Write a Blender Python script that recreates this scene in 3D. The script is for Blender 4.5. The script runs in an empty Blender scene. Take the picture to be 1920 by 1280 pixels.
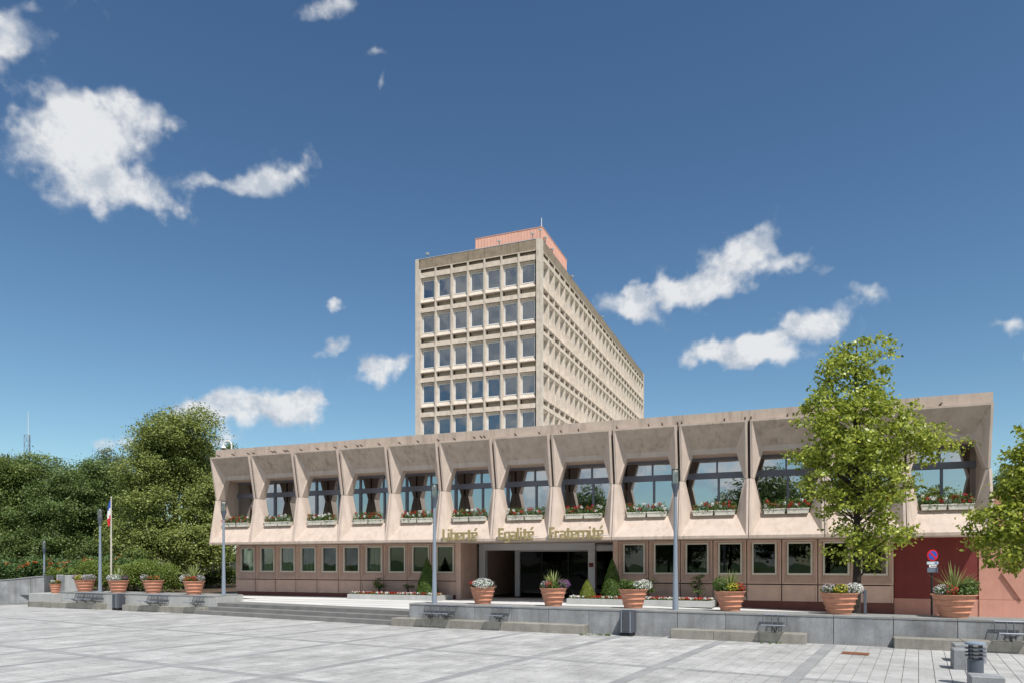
import bpy, math, random
import numpy as np
from mathutils import Vector
random.seed(7)
rng = np.random.default_rng(11)
R = math.radians
scene = bpy.context.scene
col = scene.collection
F = 1320.0; HY = 1055.0; EYE = 2.0       # focal length in photo pixels, horizon row, eye height above the plaza

# ------------------------------------------------------------------ camera
cam = bpy.data.cameras.new('camera')
cam.sensor_width = 36; cam.lens = F/1920*36; cam.shift_y = (HY-640)/1920; cam.clip_end = 5000; cam.clip_start = .1
co = bpy.data.objects.new('camera', cam); col.objects.link(co)
co.location = (0, 0, EYE); co.rotation_euler = (R(90), 0, 0)
scene.camera = co
# ------------------------------------------------------------------ world
SUN_AZ = R(66); SUN_EL = R(57)
sdir = Vector((math.cos(SUN_AZ)*math.cos(SUN_EL), -math.sin(SUN_AZ)*math.cos(SUN_EL), math.sin(SUN_EL)))
W_ = bpy.data.worlds.new('World'); scene.world = W_; W_.use_nodes = True
nt = W_.node_tree; N = nt.nodes; L = nt.links
for n in list(N): N.remove(n)
wout = N.new('ShaderNodeOutputWorld'); bg = N.new('ShaderNodeBackground'); bg.inputs[1].default_value = .082
L.new(bg.outputs[0], wout.inputs[0])
sky = N.new('ShaderNodeTexSky'); sky.sky_type = 'NISHITA'; sky.sun_disc = False
sky.sun_elevation = SUN_EL; sky.sun_rotation = math.atan2(sdir.x, sdir.y)
sky.air_density = 1.0; sky.dust_density = .4; sky.ozone_density = 2.5
def wn(t, **k):
    n = N.new(t)
    for a, b in k.items(): setattr(n, a, b)
    return n
def wl(v, sock):
    if isinstance(v, (int, float)): sock.default_value = v
    else: L.new(v, sock)
def wm(op, a, b=None, c=None, clamp=False):
    n = wn('ShaderNodeMath', operation=op, use_clamp=clamp)
    for i, v in enumerate((a, b, c)):
        if v is not None: wl(v, n.inputs[i])
    return n.outputs[0]
tc = wn('ShaderNodeTexCoord'); sep = wn('ShaderNodeSeparateXYZ'); L.new(tc.outputs['Generated'], sep.inputs[0])
dx, dy, dz = sep.outputs
ysafe = wm('MAXIMUM', dy, .02)
gx = wm('DIVIDE', dx, ysafe); gz = wm('DIVIDE', dz, ysafe)
noi = wn('ShaderNodeTexNoise'); noi.inputs['Scale'].default_value = 13; noi.inputs['Detail'].default_value = 6; noi.inputs['Roughness'].default_value = .62
L.new(tc.outputs['Generated'], noi.inputs['Vector'])
noi2 = wn('ShaderNodeTexNoise'); noi2.inputs['Scale'].default_value = 46; noi2.inputs['Detail'].default_value = 4; noi2.inputs['Roughness'].default_value = .6
L.new(tc.outputs['Generated'], noi2.inputs['Vector'])
wrp = wn('ShaderNodeTexNoise'); wrp.inputs['Scale'].default_value = 9; wrp.inputs['Detail'].default_value = 4; wrp.inputs['Roughness'].default_value = .62
L.new(tc.outputs['Generated'], wrp.inputs['Vector']); wsp = wn('ShaderNodeSeparateColor'); L.new(wrp.outputs['Color'], wsp.inputs[0])
gx = wm('ADD', gx, wm('MULTIPLY_ADD', wsp.outputs[0], .13, -.065)); gz = wm('ADD', gz, wm('MULTIPLY_ADD', wsp.outputs[1], .09, -.045))
# cumulus puffs: centre and half-size in photo pixels, strength, tilt
clouds = [(20,85,80,44,1.0,.5),(20,40,45,32,.7,.8),(185,250,112,64,1.3,-.25),(110,282,80,52,1.1,0),(150,365,60,44,.8,0),(260,360,90,34,1.0,-.3),(225,205,70,40,.8,0),
  (510,322,58,33,1.15,.15),(415,342,62,17,.75,.1),(600,18,74,22,.62,0),(690,108,30,15,.66,0),(714,160,18,26,.55,0),
  (622,570,22,14,.8,0),(617,650,38,14,.8,.5),(690,698,44,26,1.05,-.3),(745,692,40,28,.95,.3),(420,762,80,30,1.15,.3),(352,772,46,22,.95,.2),(500,770,50,28,.8,0),(556,752,44,26,1.1,.3),(545,795,36,20,.6,.2),(230,822,60,16,.5,.1),
  (1425,466,58,36,1.15,.5),(1345,508,72,36,1.2,.3),(1270,548,72,22,1.05,.15),(1195,572,54,26,1.1,0),(1490,503,48,22,1.0,.1),(1625,551,38,18,.65,.3),(1565,514,26,12,.45,.4),
  (1515,615,54,34,1.15,.3),(1425,637,60,26,1.05,.5),(1330,664,62,20,1.05,.1),(1440,672,62,18,1.0,.1),(1890,604,44,15,.6,.3),(1918,648,16,12,.6,0),(410,822,50,16,.6,0)]
fld = None
for (cx, cy, rx, ry, st, tilt) in clouds:
    X = wm('MULTIPLY_ADD', gx, F/rx, -(cx-960)/rx); Y = wm('MULTIPLY_ADD', gz, F/ry, -(HY-cy)/ry)
    X2 = wm('MULTIPLY_ADD', Y, 0.0, X); Y2 = wm('MULTIPLY_ADD', X, -tilt*rx/ry*.6, Y)
    q = wm('ADD', wm('MULTIPLY', X2, X2), wm('MULTIPLY', Y2, Y2))
    b = wm('MULTIPLY', wm('EXPONENT', wm('MULTIPLY', q, -.95)), st)
    fld = b if fld is None else wm('ADD', fld, b)
fld = wm('MINIMUM', fld, 1.15)
front = wm('GREATER_THAN', dy, .05)
fld = wm('MULTIPLY', fld, front)
# the rest of the sky (outside the field of view) carries the same scattered cumulus
nb = wn('ShaderNodeTexNoise'); nb.inputs['Scale'].default_value = 4.6; nb.inputs['Detail'].default_value = 3
L.new(tc.outputs['Generated'], nb.inputs['Vector'])
rest = wn('ShaderNodeMapRange'); rest.inputs[1].default_value = .44; rest.inputs[2].default_value = .60; L.new(nb.outputs[0], rest.inputs[0])
side = wn('ShaderNodeMapRange'); side.inputs[1].default_value = .75; side.inputs[2].default_value = .45; L.new(dy, side.inputs[0])
fld = wm('MAXIMUM', fld, wm('MULTIPLY', wm('MULTIPLY', rest.outputs[0], side.outputs[0]), 1.1))
vor = wn('ShaderNodeTexVoronoi', feature='F1'); vor.inputs['Scale'].default_value = 26; vor.inputs['Detail'].default_value = 1
wv = wn('ShaderNodeVectorMath', operation='MULTIPLY_ADD'); L.new(wrp.outputs['Color'], wv.inputs[0]); wv.inputs[1].default_value = (.10, .10, .10); L.new(tc.outputs['Generated'], wv.inputs[2]); L.new(wv.outputs[0], vor.inputs['Vector'])
up_ = wn('ShaderNodeVectorMath', operation='ADD'); L.new(tc.outputs['Generated'], up_.inputs[0]); up_.inputs[1].default_value = (.006, 0, .022)
noiU = wn('ShaderNodeTexNoise'); noiU.inputs['Scale'].default_value = 13; noiU.inputs['Detail'].default_value = 5; noiU.inputs['Roughness'].default_value = .62; L.new(up_.outputs[0], noiU.inputs['Vector'])
nsum = wm('ADD', wm('ADD', wm('MULTIPLY', noi.outputs[0], 1.25), wm('MULTIPLY', noi2.outputs[0], .7)), wm('MULTIPLY_ADD', vor.outputs['Distance'], -.5, .22))
dens = wm('ADD', fld, wm('ADD', nsum, -.80))
msk = wn('ShaderNodeMapRange', interpolation_type='SMOOTHSTEP'); msk.inputs[1].default_value = .26; msk.inputs[2].default_value = 1.05
L.new(wm('MULTIPLY', dens, wm('GREATER_THAN', fld, .02)), msk.inputs[0])
mask = wm('MULTIPLY', msk.outputs[0], .93)
shade = wn('ShaderNodeMapRange'); shade.inputs[1].default_value = .36; shade.inputs[2].default_value = .6; shade.inputs[3].default_value = .1; shade.inputs[4].default_value = 1.0
L.new(wm('ADD', wm('MULTIPLY', wm('SUBTRACT', noi.outputs[0], noiU.outputs[0]), 1.5), wm('MULTIPLY_ADD', dens, .03, .46)), shade.inputs[0])
hsv = wn('ShaderNodeHueSaturation'); hsv.inputs['Saturation'].default_value = .93; hsv.inputs['Value'].default_value = .98
L.new(sky.outputs[0], hsv.inputs['Color'])
ccol = wn('ShaderNodeMix', data_type='RGBA'); ccol.inputs[6].default_value = (5.0, 5.6, 6.5, 1); ccol.inputs[7].default_value = (8.7, 8.8, 8.9, 1)
L.new(shade.outputs[0], ccol.inputs[0])
spc = wn('ShaderNodeSeparateColor'); cmb = wn('ShaderNodeCombineColor'); L.new(hsv.outputs[0], spc.inputs[0])
for i, (gm, kk) in enumerate(((1.37, 1.56), (1.28, 1.58), (1.16, 1.36))):
    L.new(wm('MULTIPLY', wm('POWER', spc.outputs[i], gm), kk*.088**(gm-1)), cmb.inputs[i])
mx = wn('ShaderNodeMix', data_type='RGBA'); L.new(mask, mx.inputs[0]); L.new(cmb.outputs[0], mx.inputs[6]); L.new(ccol.outputs[2], mx.inputs[7])
L.new(mx.outputs[2], bg.inputs[0])
# ------------------------------------------------------------------ sun, exposure
sl = bpy.data.lights.new('sun', 'SUN'); sl.energy = 4.3; sl.angle = R(.53); sl.color = (1, .965, .92)
so = bpy.data.objects.new('sun', sl); col.objects.link(so); so.rotation_euler = sdir.to_track_quat('Z', 'Y').to_euler()
so.location = (10, -20, 40)
vs = scene.view_settings; vs.view_transform = 'Standard'; vs.look = 'None'; vs.exposure = 0.22; vs.gamma = 1
scene.render.engine = 'CYCLES'

# ------------------------------------------------------------------ helpers
def ground(x, y, z=0.0):
    Z = F*(EYE-z)/(y-HY); return Vector(((x-960)/F*Z, Z, z))
def ray(x, dist, z=0.0): return Vector(((x-960)/F*dist, dist, z))
class MB:
    def __init__(s): s.v = []; s.f = []; s.m = []; s.s = []
    def add(s, vs, fs, mi=0, sm=False):
        o = len(s.v); s.v += [tuple(p) for p in vs]
        for f in fs: s.f.append(tuple(i+o for i in f)); s.m.append(mi); s.s.append(sm)
        return s
    def poly(s, pts, mi=0): return s.add(pts, [range(len(pts))], mi)
    def box(s, x0, x1, y0, y1, z0, z1, mi=0):
        v = [(x, y, z) for z in (z0, z1) for y in (y0, y1) for x in (x0, x1)]
        return s.add(v, [(0,2,3,1),(4,5,7,6),(0,1,5,4),(2,6,7,3),(0,4,6,2),(1,3,7,5)], mi)
    def cbox(s, x0, x1, y0, y1, z0, z1, c=.012, mi=0):     # box with chamfered top and vertical edges
        def ring(i, z): return [(x0+i, y0, z), (x1-i, y0, z), (x1, y0+i, z), (x1, y1-i, z), (x1-i, y1, z), (x0+i, y1, z), (x0, y1-i, z), (x0, y0+i, z)]
        a = ring(c, z0); b = ring(c, z1-c)
        t = [(x0+2*c, y0+c, z1), (x1-2*c, y0+c, z1), (x1-c, y0+2*c, z1), (x1-c, y1-2*c, z1), (x1-2*c, y1-c, z1), (x0+2*c, y1-c, z1), (x0+c, y1-2*c, z1), (x0+c, y0+2*c, z1)]
        fs = [tuple(range(7, -1, -1)), tuple(range(16, 24))]
        for k in range(8):
            n = (k+1) % 8; fs += [(k, n, 8+n, 8+k), (8+k, 8+n, 16+n, 16+k)]
        return s.add(a+b+t, fs, mi)
    def tube(s, p0, p1, r0, r1=None, n=8, mi=0, caps=True):
        r1 = r0 if r1 is None else r1
        p0, p1 = Vector(p0), Vector(p1); d = (p1-p0)
        if d.length < 1e-6: return s
        d.normalize(); a = d.orthogonal().normalized(); b = d.cross(a)
        v = []
        for p, r in ((p0, r0), (p1, r1)):
            for k in range(n):
                t = 2*math.pi*k/n; v.append(p+(a*math.cos(t)+b*math.sin(t))*r)
        s.add(v, [(k, (k+1) % n, n+(k+1) % n, n+k) for k in range(n)], mi, True)
        if caps:
            s.add(v[:n], [tuple(range(n-1, -1, -1))], mi); s.add(v[n:], [tuple(range(n))], mi)
        return s
    def path(s, pts, radii, n=7, mi=0):
        for i in range(len(pts)-1): s.tube(pts[i], pts[i+1], radii[i], radii[i+1], n, mi, i in (0, len(pts)-2))
        return s
    def lathe(s, prof, n=24, mi=0, c=(0, 0, 0)):
        for (r0, z0), (r1, z1) in zip(prof[:-1], prof[1:]):
            v = []
            for r, z in ((r0, z0), (r1, z1)):
                for k in range(n):
                    t = 2*math.pi*k/n; v.append((c[0]+r*math.cos(t), c[1]+r*math.sin(t), c[2]+z))
            s.add(v, [(k, (k+1) % n, n+(k+1) % n, n+k) for k in range(n)], mi, True)
        return s
    def mesh(s, name, mats):
        me = bpy.data.meshes.new(name); me.from_pydata(s.v, [], s.f)
        for m in (mats if isinstance(mats, (list, tuple)) else [mats]): me.materials.append(m)
        me.polygons.foreach_set('material_index', s.m); me.polygons.foreach_set('use_smooth', s.s); me.update()
        return me
    def build(s, name, mats, parent=None, **k): return place(name, s.mesh(name, mats), parent, **k)
def place(name, me, parent=None, loc=(0, 0, 0), rz=0.0):
    o = bpy.data.objects.new(name, me); col.objects.link(o); o.parent = parent; o.location = loc; o.rotation_euler = (0, 0, rz)
    if name in ('flowers', 'foliage'): o['kind'] = 'stuff'
    return o
def empty(name, loc=(0, 0, 0), rz=0.0): return place(name, None, None, loc, rz)
def tag(o, label=None, cat=None, group=None, kind=None):
    for k, v in (('label', label), ('category', cat), ('group', group), ('kind', kind)):
        if v: o[k] = v
    return o
def copy_tree(o, parent=None):
    c = o.copy(); col.objects.link(c); c.parent = parent
    for ch in o.children: copy_tree(ch, c)
    return c
ORD = ['first','second','third','fourth','fifth','sixth','seventh','eighth','ninth','tenth','eleventh','twelfth','thirteenth']

# ------------------------------------------------------------------ materials
def new_mat(name):
    m = bpy.data.materials.new(name); m.use_nodes = True
    return m, m.node_tree, m.node_tree.nodes['Principled BSDF']
def surf(name, c, rough=.8, var=.16, scale=2.2, fine=34, streak=0., bump=.15, spots=0., isl=0., metal=0., spec=.35, stain=(.25, .22, .2), big2=0.):
    m, t, p = new_mat(name); n = t.nodes; l = t.links
    geo = n.new('ShaderNodeNewGeometry')
    def noise(s, d=5, vec=None, r=.6):
        x = n.new('ShaderNodeTexNoise'); x.inputs['Scale'].default_value = s; x.inputs['Detail'].default_value = d; x.inputs['Roughness'].default_value = r
        l.new(vec or geo.outputs['Position'], x.inputs['Vector']); return x.outputs[0]
    def mr(v, a, b, c0, c1):
        x = n.new('ShaderNodeMapRange'); l.new(v, x.inputs[0])
        for i, q in enumerate((a, b, c0, c1)): x.inputs[i+1].default_value = q
        return x.outputs[0]
    def mul(a, b):
        x = n.new('ShaderNodeMath'); x.operation = 'MULTIPLY'; l.new(a, x.inputs[0]); l.new(b, x.inputs[1]); return x.outputs[0]
    big = mr(noise(scale), .25, .75, 1-var, 1+var); fn = noise(fine, 4)
    f = mul(big, mr(fn, .2, .8, 1-var*.6, 1+var*.6))
    if isl:
        f = mul(f, mr(geo.outputs['Random Per Island'], 0, 1, 1-isl, 1+isl))
        oi = n.new('ShaderNodeObjectInfo'); f = mul(f, mr(oi.outputs['Random'], 0, 1, 1-isl*.6, 1+isl*.6))
    rgb = n.new('ShaderNodeVectorMath'); rgb.operation = 'SCALE'; rgb.inputs[0].default_value = c; l.new(f, rgb.inputs['Scale'])
    cur = rgb.outputs[0]
    def blend(fac, colr):
        x = n.new('ShaderNodeMix'); x.data_type = 'RGBA'; l.new(fac, x.inputs[0]); l.new(cur, x.inputs[6]); x.inputs[7].default_value = (*colr, 1); return x.outputs[2]
    if streak:
        mp = n.new('ShaderNodeMapping'); mp.inputs['Scale'].default_value = (5.5, 5.5, .35); l.new(geo.outputs['Position'], mp.inputs[0])
        cur = blend(mul(mr(noise(1.0, 5, mp.outputs[0]), .48, .78, 0, streak), mr(noise(.6, 3), .35, .65, .3, 1.)), tuple(a*b for a, b in zip(c, stain)))
    if spots:
        cur = blend(mr(noise(5.5, 6, r=.7), .56, .72, 0, spots), tuple(a*.45 for a in c))
    if big2: cur = blend(mul(mr(noise(.45, 6, r=.65), .5, .66, 0, big2), mr(noise(9, 4, r=.7), .35, .65, .2, 1.)), tuple(a*.5 for a in c))
    l.new(cur, p.inputs['Base Color'])
    p.inputs['Roughness'].default_value = rough; p.inputs['Metallic'].default_value = metal; p.inputs['Specular IOR Level'].default_value = spec
    if bump:
        b = n.new('ShaderNodeBump'); b.inputs['Strength'].default_value = bump; b.inputs['Distance'].default_value = .02
        l.new(fn, b.inputs['Height']); l.new(b.outputs[0], p.inputs['Normal'])
    return m
def glass(name, refl, tint, rough=.01):
    m, t, p = new_mat(name); n = t.nodes; l = t.links; n.remove(p)
    tr = n.new('ShaderNodeBsdfTransparent'); tr.inputs[0].default_value = (*tint, 1)
    gl = n.new('ShaderNodeBsdfGlossy'); gl.inputs['Roughness'].default_value = rough; gl.inputs[0].default_value = (.93, .97, 1, 1)
    geo = n.new('ShaderNodeNewGeometry'); no = n.new('ShaderNodeTexNoise'); no.inputs['Scale'].default_value = .9; no.inputs['Detail'].default_value = 1
    l.new(geo.outputs['Position'], no.inputs['Vector'])
    b = n.new('ShaderNodeBump'); b.inputs['Strength'].default_value = .05; b.inputs['Distance'].default_value = .1; l.new(no.outputs[0], b.inputs['Height']); l.new(b.outputs[0], gl.inputs['Normal'])
    lw = n.new('ShaderNodeFresnel'); lw.inputs[0].default_value = 1.5
    mrn = n.new('ShaderNodeMapRange'); mrn.inputs[1].default_value = .04; mrn.inputs[2].default_value = 1; mrn.inputs[3].default_value = refl; mrn.inputs[4].default_value = 1
    l.new(lw.outputs[0], mrn.inputs[0])
    mxs = n.new('ShaderNodeMixShader'); l.new(mrn.outputs[0], mxs.inputs[0]); l.new(tr.outputs[0], mxs.inputs[1]); l.new(gl.outputs[0], mxs.inputs[2])
    l.new(mxs.outputs[0], n['Material Output'].inputs[0]); return m
def leafmat(name, c, c2, trans=.35, rough=.5):
    m, t, p = new_mat(name); n = t.nodes; l = t.links
    geo = n.new('ShaderNodeNewGeometry'); rp = n.new('ShaderNodeMix'); rp.data_type = 'RGBA'
    rp.inputs[6].default_value = (*c, 1); rp.inputs[7].default_value = (*c2, 1)
    l.new(geo.outputs['Random Per Island'], rp.inputs[0])
    l.new(rp.outputs[2], p.inputs['Base Color']); p.inputs['Roughness'].default_value = rough; p.inputs['Specular IOR Level'].default_value = .4
    tr = n.new('ShaderNodeBsdfTranslucent'); l.new(rp.outputs[2], tr.inputs[0])
    mxs = n.new('ShaderNodeMixShader'); mxs.inputs[0].default_value = trans
    l.new(p.outputs[0], mxs.inputs[1]); l.new(tr.outputs[0], mxs.inputs[2]); l.new(mxs.outputs[0], n['Material Output'].inputs[0]); return m
M = dict(
  conc=surf('pale_pink_concrete', (.56, .455, .38), var=.1, streak=.75, bump=.12, stain=(.62, .56, .5)),
  concd=surf('weathered_concrete', (.45, .365, .30), var=.14, streak=1.0, bump=.2, stain=(.5, .46, .42)),
  pier=surf('tower_concrete', (.60, .515, .43), var=.18, streak=.85, bump=.15, stain=(.55, .5, .45)),
  rough_=surf('roughcast_panel', (.29, .225, .16), var=.22, fine=22, streak=.7, bump=.6, spots=.35),
  rough2=surf('roughcast_spandrel', (.54, .455, .37), var=.2, fine=22, streak=.35, bump=.4, stain=(.6, .55, .5)),
  pink=surf('pink_brown_concrete', (.52, .36, .285), var=.12, streak=.35, bump=.12, stain=(.75, .7, .68)),
  plinth=surf('dark_red_plinth', (.16, .06, .048), var=.15),
  red=surf('dark_red_render', (.15, .027, .023), var=.14, streak=.5, stain=(.7, .7, .7)),
  salmon=surf('salmon_render', (.45, .225, .17), var=.12, streak=.8, stain=(.72, .68, .66)),
  roofhouse=surf('pink_cladding', (.74, .42, .325), var=.08, streak=.3, stain=(.8, .75, .72)),
  joint=surf('dark_joint', (.11, .085, .07), var=.2),
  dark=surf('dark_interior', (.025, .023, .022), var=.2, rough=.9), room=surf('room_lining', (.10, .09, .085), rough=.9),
  white=surf('white_frame', (.74, .73, .71), rough=.4, var=.05, bump=0), wcream=surf('cream_trough', (.72, .68, .58), rough=.6, var=.1, spots=.3), cream=surf('cream_frame', (.56, .52, .44), rough=.5, var=.06, bump=0),
  alu=surf('grey_window_frame', (.19, .195, .235), rough=.45, var=.06, bump=0, metal=.3),
  portal=surf('pale_grey_portal', (.52, .52, .53), rough=.55, var=.06, bump=0), blind=surf('sage_blind', (.30, .31, .25), rough=.8, bump=0, isl=.08),
  wblind=surf('white_blind', (.62, .65, .66), rough=.8, bump=0, var=.04),
  mirror=glass('bay_glass', .5, (.16, .17, .18)), tglass=glass('tower_glass', .24, (.30, .34, .40)), gglass=glass('ground_floor_glass', .05, (.72, .76, .70)), dglass=glass('door_glass', .008, (.3, .3, .3)),
  gold=surf('gold_lettering', (.33, .27, .125), rough=.4, metal=.2, var=.06, bump=0), steel=surf('pale_steel', (.66, .66, .66), rough=.35, metal=.6, bump=0),
  stone=surf('blue_grey_stone', (.265, .27, .275), var=.38, scale=1.5, streak=.9, rough=.65, bump=.12, isl=.1, stain=(.5, .46, .4)),
  stonel=surf('pale_grey_stone', (.40, .40, .385), var=.14, scale=1.6, streak=.5, bump=.12, isl=.06, stain=(.6, .58, .54)),
  ledge=surf('mossy_ledge_stone', (.26, .245, .21), var=.25, streak=.5, spots=.3, bump=.25, isl=.08),
  cope=surf('coping_stone', (.25, .25, .24), var=.22, spots=.3, bump=.2),
  paver=surf('pale_paver', (.39, .385, .37), var=.26, scale=1.1, fine=18, isl=.10, spots=.8, bump=.3, rough=.85, big2=.6),
  strip=surf('grey_strip_paver', (.275, .275, .272), var=.16, scale=.9, isl=.09, spots=.25, bump=.2, rough=.85),
  bed=surf('joint_sand', (.25, .24, .22), var=.2), soil=surf('soil', (.09, .06, .04), var=.3, bump=.5),
  slab=surf('terrace_paving', (.62, .61, .585), var=.1, scale=.5, spots=.2, bump=.1), slabline=surf('terrace_strip', (.42, .42, .41), var=.12),
  step=surf('step_stone', (.20, .197, .185), var=.2, spots=.3, bump=.2, isl=.06),
  terra=surf('terracotta', (.60, .29, .185), var=.2, scale=6, streak=.7, isl=.05, rough=.75, bump=.12, stain=(.75, .72, .7)),
  pole=surf('grey_blue_paint', (.235, .275, .325), rough=.4, var=.05, bump=0), poled=surf('slate_paint', (.10, .115, .14), rough=.45, var=.06, bump=0),
  bin_=surf('charcoal_paint', (.075, .08, .095), rough=.45, var=.08, bump=0), wire=surf('bench_wire', (.09, .095, .105), rough=.4, bump=0, metal=.4),
  tubem=surf('bench_rail', (.36, .38, .43), rough=.35, metal=.6, bump=0), lampg=glass('lamp_glass', .10, (.95, .94, .90), .05), lampi=surf('lamp_core', (.6, .6, .58), rough=.35, metal=.2, bump=0),
  rust=surf('rusty_iron', (.20, .085, .045), var=.3, spots=.4, bump=.3), bark=surf('dark_bark', (.045, .036, .028), var=.35, fine=50, bump=.8, rough=.95), barkl=surf('brown_bark', (.09, .072, .055), var=.3, bump=.6),
  grass=surf('grass', (.055, .10, .022), var=.3), asphalt=surf('asphalt', (.06, .06, .06), var=.2),
  fblue=surf('flag_blue', (.03, .09, .38), bump=0), fwhite=surf('flag_white', (.75, .75, .75), bump=0), fred=surf('flag_red', (.62, .025, .03), bump=0),
  sred=surf('sign_red', (.55, .02, .03), rough=.35, bump=0), sblue=surf('sign_blue', (.03, .08, .38), rough=.35, bump=0), splate=surf('sign_plate', (.5, .55, .58), rough=.4, bump=0), sdark=surf('sign_back', (.13, .16, .20), rough=.5, bump=0),
  brick=surf('far_red_brick', (.42, .10, .06), var=.2), vanw=surf('van_white', (.8, .8, .8), rough=.3, bump=0), vang=surf('van_glass', (.02, .02, .025), rough=.1, bump=0), tyre=surf('tyre', (.02, .02, .02), bump=0),
  lime=leafmat('lime_leaf', (.085, .125, .028), (.38, .42, .11)), deep=leafmat('deep_leaf', (.05, .095, .022), (.21, .28, .08)), mid=leafmat('mid_leaf', (.065, .11, .025), (.27, .33, .085)),
  pale=leafmat('pale_leaf', (.11, .135, .05), (.20, .23, .09)), tulip=leafmat('bright_leaf', (.12, .18, .02), (.56, .60, .10), .42, .38),
  box_=leafmat('topiary_leaf', (.05, .10, .014), (.12, .19, .03)), boxy=leafmat('golden_topiary_leaf', (.12, .15, .016), (.22, .25, .03)), hedge=leafmat('hedge_leaf', (.05, .10, .03), (.13, .21, .055)), hedgey=leafmat('lime_hedge_leaf', (.11, .16, .025), (.22, .28, .05)),
  plant=leafmat('bedding_leaf', (.06, .11, .02), (.15, .23, .05)), spike=leafmat('spike_leaf', (.15, .20, .05), (.38, .42, .16), .25), dusk=leafmat('dusky_leaf', (.05, .04, .035), (.13, .09, .07)),
  pred=leafmat('red_petal', (.33, .008, .015), (.6, .02, .025), .2), pwhite=leafmat('white_petal', (.7, .7, .66), (.85, .85, .82), .2), ppurp=leafmat('purple_petal', (.12, .03, .12), (.28, .12, .30), .2),
  pyel=leafmat('yellow_petal', (.55, .45, .02), (.70, .62, .05), .2), pora=leafmat('orange_petal', (.65, .12, .03), (.75, .2, .05), .2), pmauve=leafmat('mauve_petal', (.45, .38, .45), (.65, .58, .62), .2),
)

# ------------------------------------------------------------------ leaf clouds
def unit(v): return v/np.maximum(np.linalg.norm(v, axis=1, keepdims=True), 1e-6)
def leaf_arrays(P, Nn, size, asp=.62, jit=.35):
    n = len(P); s = size*(1+jit*(rng.random(n)*2-1))[:, None]
    t = unit(np.cross(Nn, rng.normal(size=(n, 3)))); b = np.cross(Nn, t)
    v = np.stack([P-t*s*.5, P+b*s*asp*.5, P+t*s*.5+Nn*s*.1, P-b*s*asp*.5], 1)
    return v.reshape(-1, 3)
def leaf_mesh(name, sets, mats):
    V = np.concatenate([s[0] for s in sets]); nq = len(V)//4
    me = bpy.data.meshes.new(name); me.vertices.add(len(V)); me.vertices.foreach_set('co', V.astype(np.float32).ravel())
    me.loops.add(nq*4); me.loops.foreach_set('vertex_index', np.arange(nq*4, dtype=np.int32))
    me.polygons.add(nq); me.polygons.foreach_set('loop_start', np.arange(0, nq*4, 4, dtype=np.int32))
    mi = np.concatenate([np.full(len(s[0])//4, s[1], np.int32) for s in sets]); me.polygons.foreach_set('material_index', mi)
    for m in mats: me.materials.append(m)
    me.update(calc_edges=True); return me
def mound(c, r, n, size, up=.5, fill=.55):                     # leaves through an ellipsoid
    d = unit(rng.normal(size=(n, 3))); rad = (fill+(1-fill)*rng.random(n))[:, None]
    P = np.array(c)+d*rad*np.array(r); Nn = unit(d+np.array([0, 0, up])+rng.normal(size=(n, 3))*.5)
    return leaf_arrays(P, Nn, size)
def clump_tree(name, label, base, lobes, nclump, nleaf, size, mat, trunk_r, trunk_h, group=None, lean=(0, 0), clump=.42, bark='bark', limbs=60, cat='tree', shell=.55, up=.55):
    """lobes: (cx,cy,cz,rx,ry,rz) relative to the base"""
    root = empty(name, base); tag(root, label, cat, group)
    vol = np.array([l[3]*l[4]+l[4]*l[5]+l[3]*l[5] for l in lobes]); vol = vol/vol.sum()
    C = []; D = []
    for l, q in zip(lobes, vol):
        k = max(3, int(nclump*q)); d = unit(rng.normal(size=(k, 3)))
        rad = shell+(1.06-shell)*rng.random(k)**.6
        wob = 1+.16*np.sin(d[:, 0]*5.1+l[0])*np.cos(d[:, 2]*6.3+l[2]*2)+.10*np.sin(d[:, 1]*9+1.7*l[1])
        C.append(np.array(l[:3])+d*(rad*wob)[:, None]*np.array(l[3:])); D.append(d)
    C = np.concatenate(C); D = np.concatenate(D)
    keep = C[:, 2] > .35; C = C[keep]; D = D[keep]
    n = len(C); idx = np.repeat(np.arange(n), nleaf)
    cs = clump*(.55+.9*rng.random(n))
    off = rng.normal(size=(len(idx), 3))*np.array([.55, .55, .3])
    off[:, 2] -= .22*np.hypot(off[:, 0], off[:, 1])
    P = C[idx]+off*cs[idx][:, None]
    Nn = unit(D[idx]*.55+np.array([0, 0, up])+rng.normal(size=(len(idx), 3))*.62)
    o = place('crown', leaf_mesh('crown', [(leaf_arrays(P, Nn, size), 0)], [mat]), root)
    mb = MB(); top = Vector((lean[0], lean[1], trunk_h)); pts = []; rad = []
    for i in range(9):
        t = i/8; pts.append(Vector((lean[0]*t+.06*trunk_h*.1*math.sin(t*7), lean[1]*t+.05*math.cos(t*5)-.05, trunk_h*t))); rad.append(trunk_r*(1.25-.25*min(1, t*8))*(1-.86*t))
    mb.path(pts, rad, 9)
    for j in rng.choice(n, min(limbs, n), replace=False):
        e = Vector(C[j]); tz = min(max(.16*trunk_h, e.z-.5*math.hypot(e.x, e.y)-.2), .92*trunk_h); t = tz/trunk_h
        i = min(int(t*8), 7); s = pts[i].lerp(pts[i+1], t*8-i); mid_ = s.lerp(e, .5)+Vector((rng.normal()*.08, rng.normal()*.08, .12))
        r = max(.012, trunk_r*.30*(1-.75*t)); mb.path([s, mid_, e], [r, r*.6, r*.22], 5)
    mb.build('trunk', M[bark], root)
    return root

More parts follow.
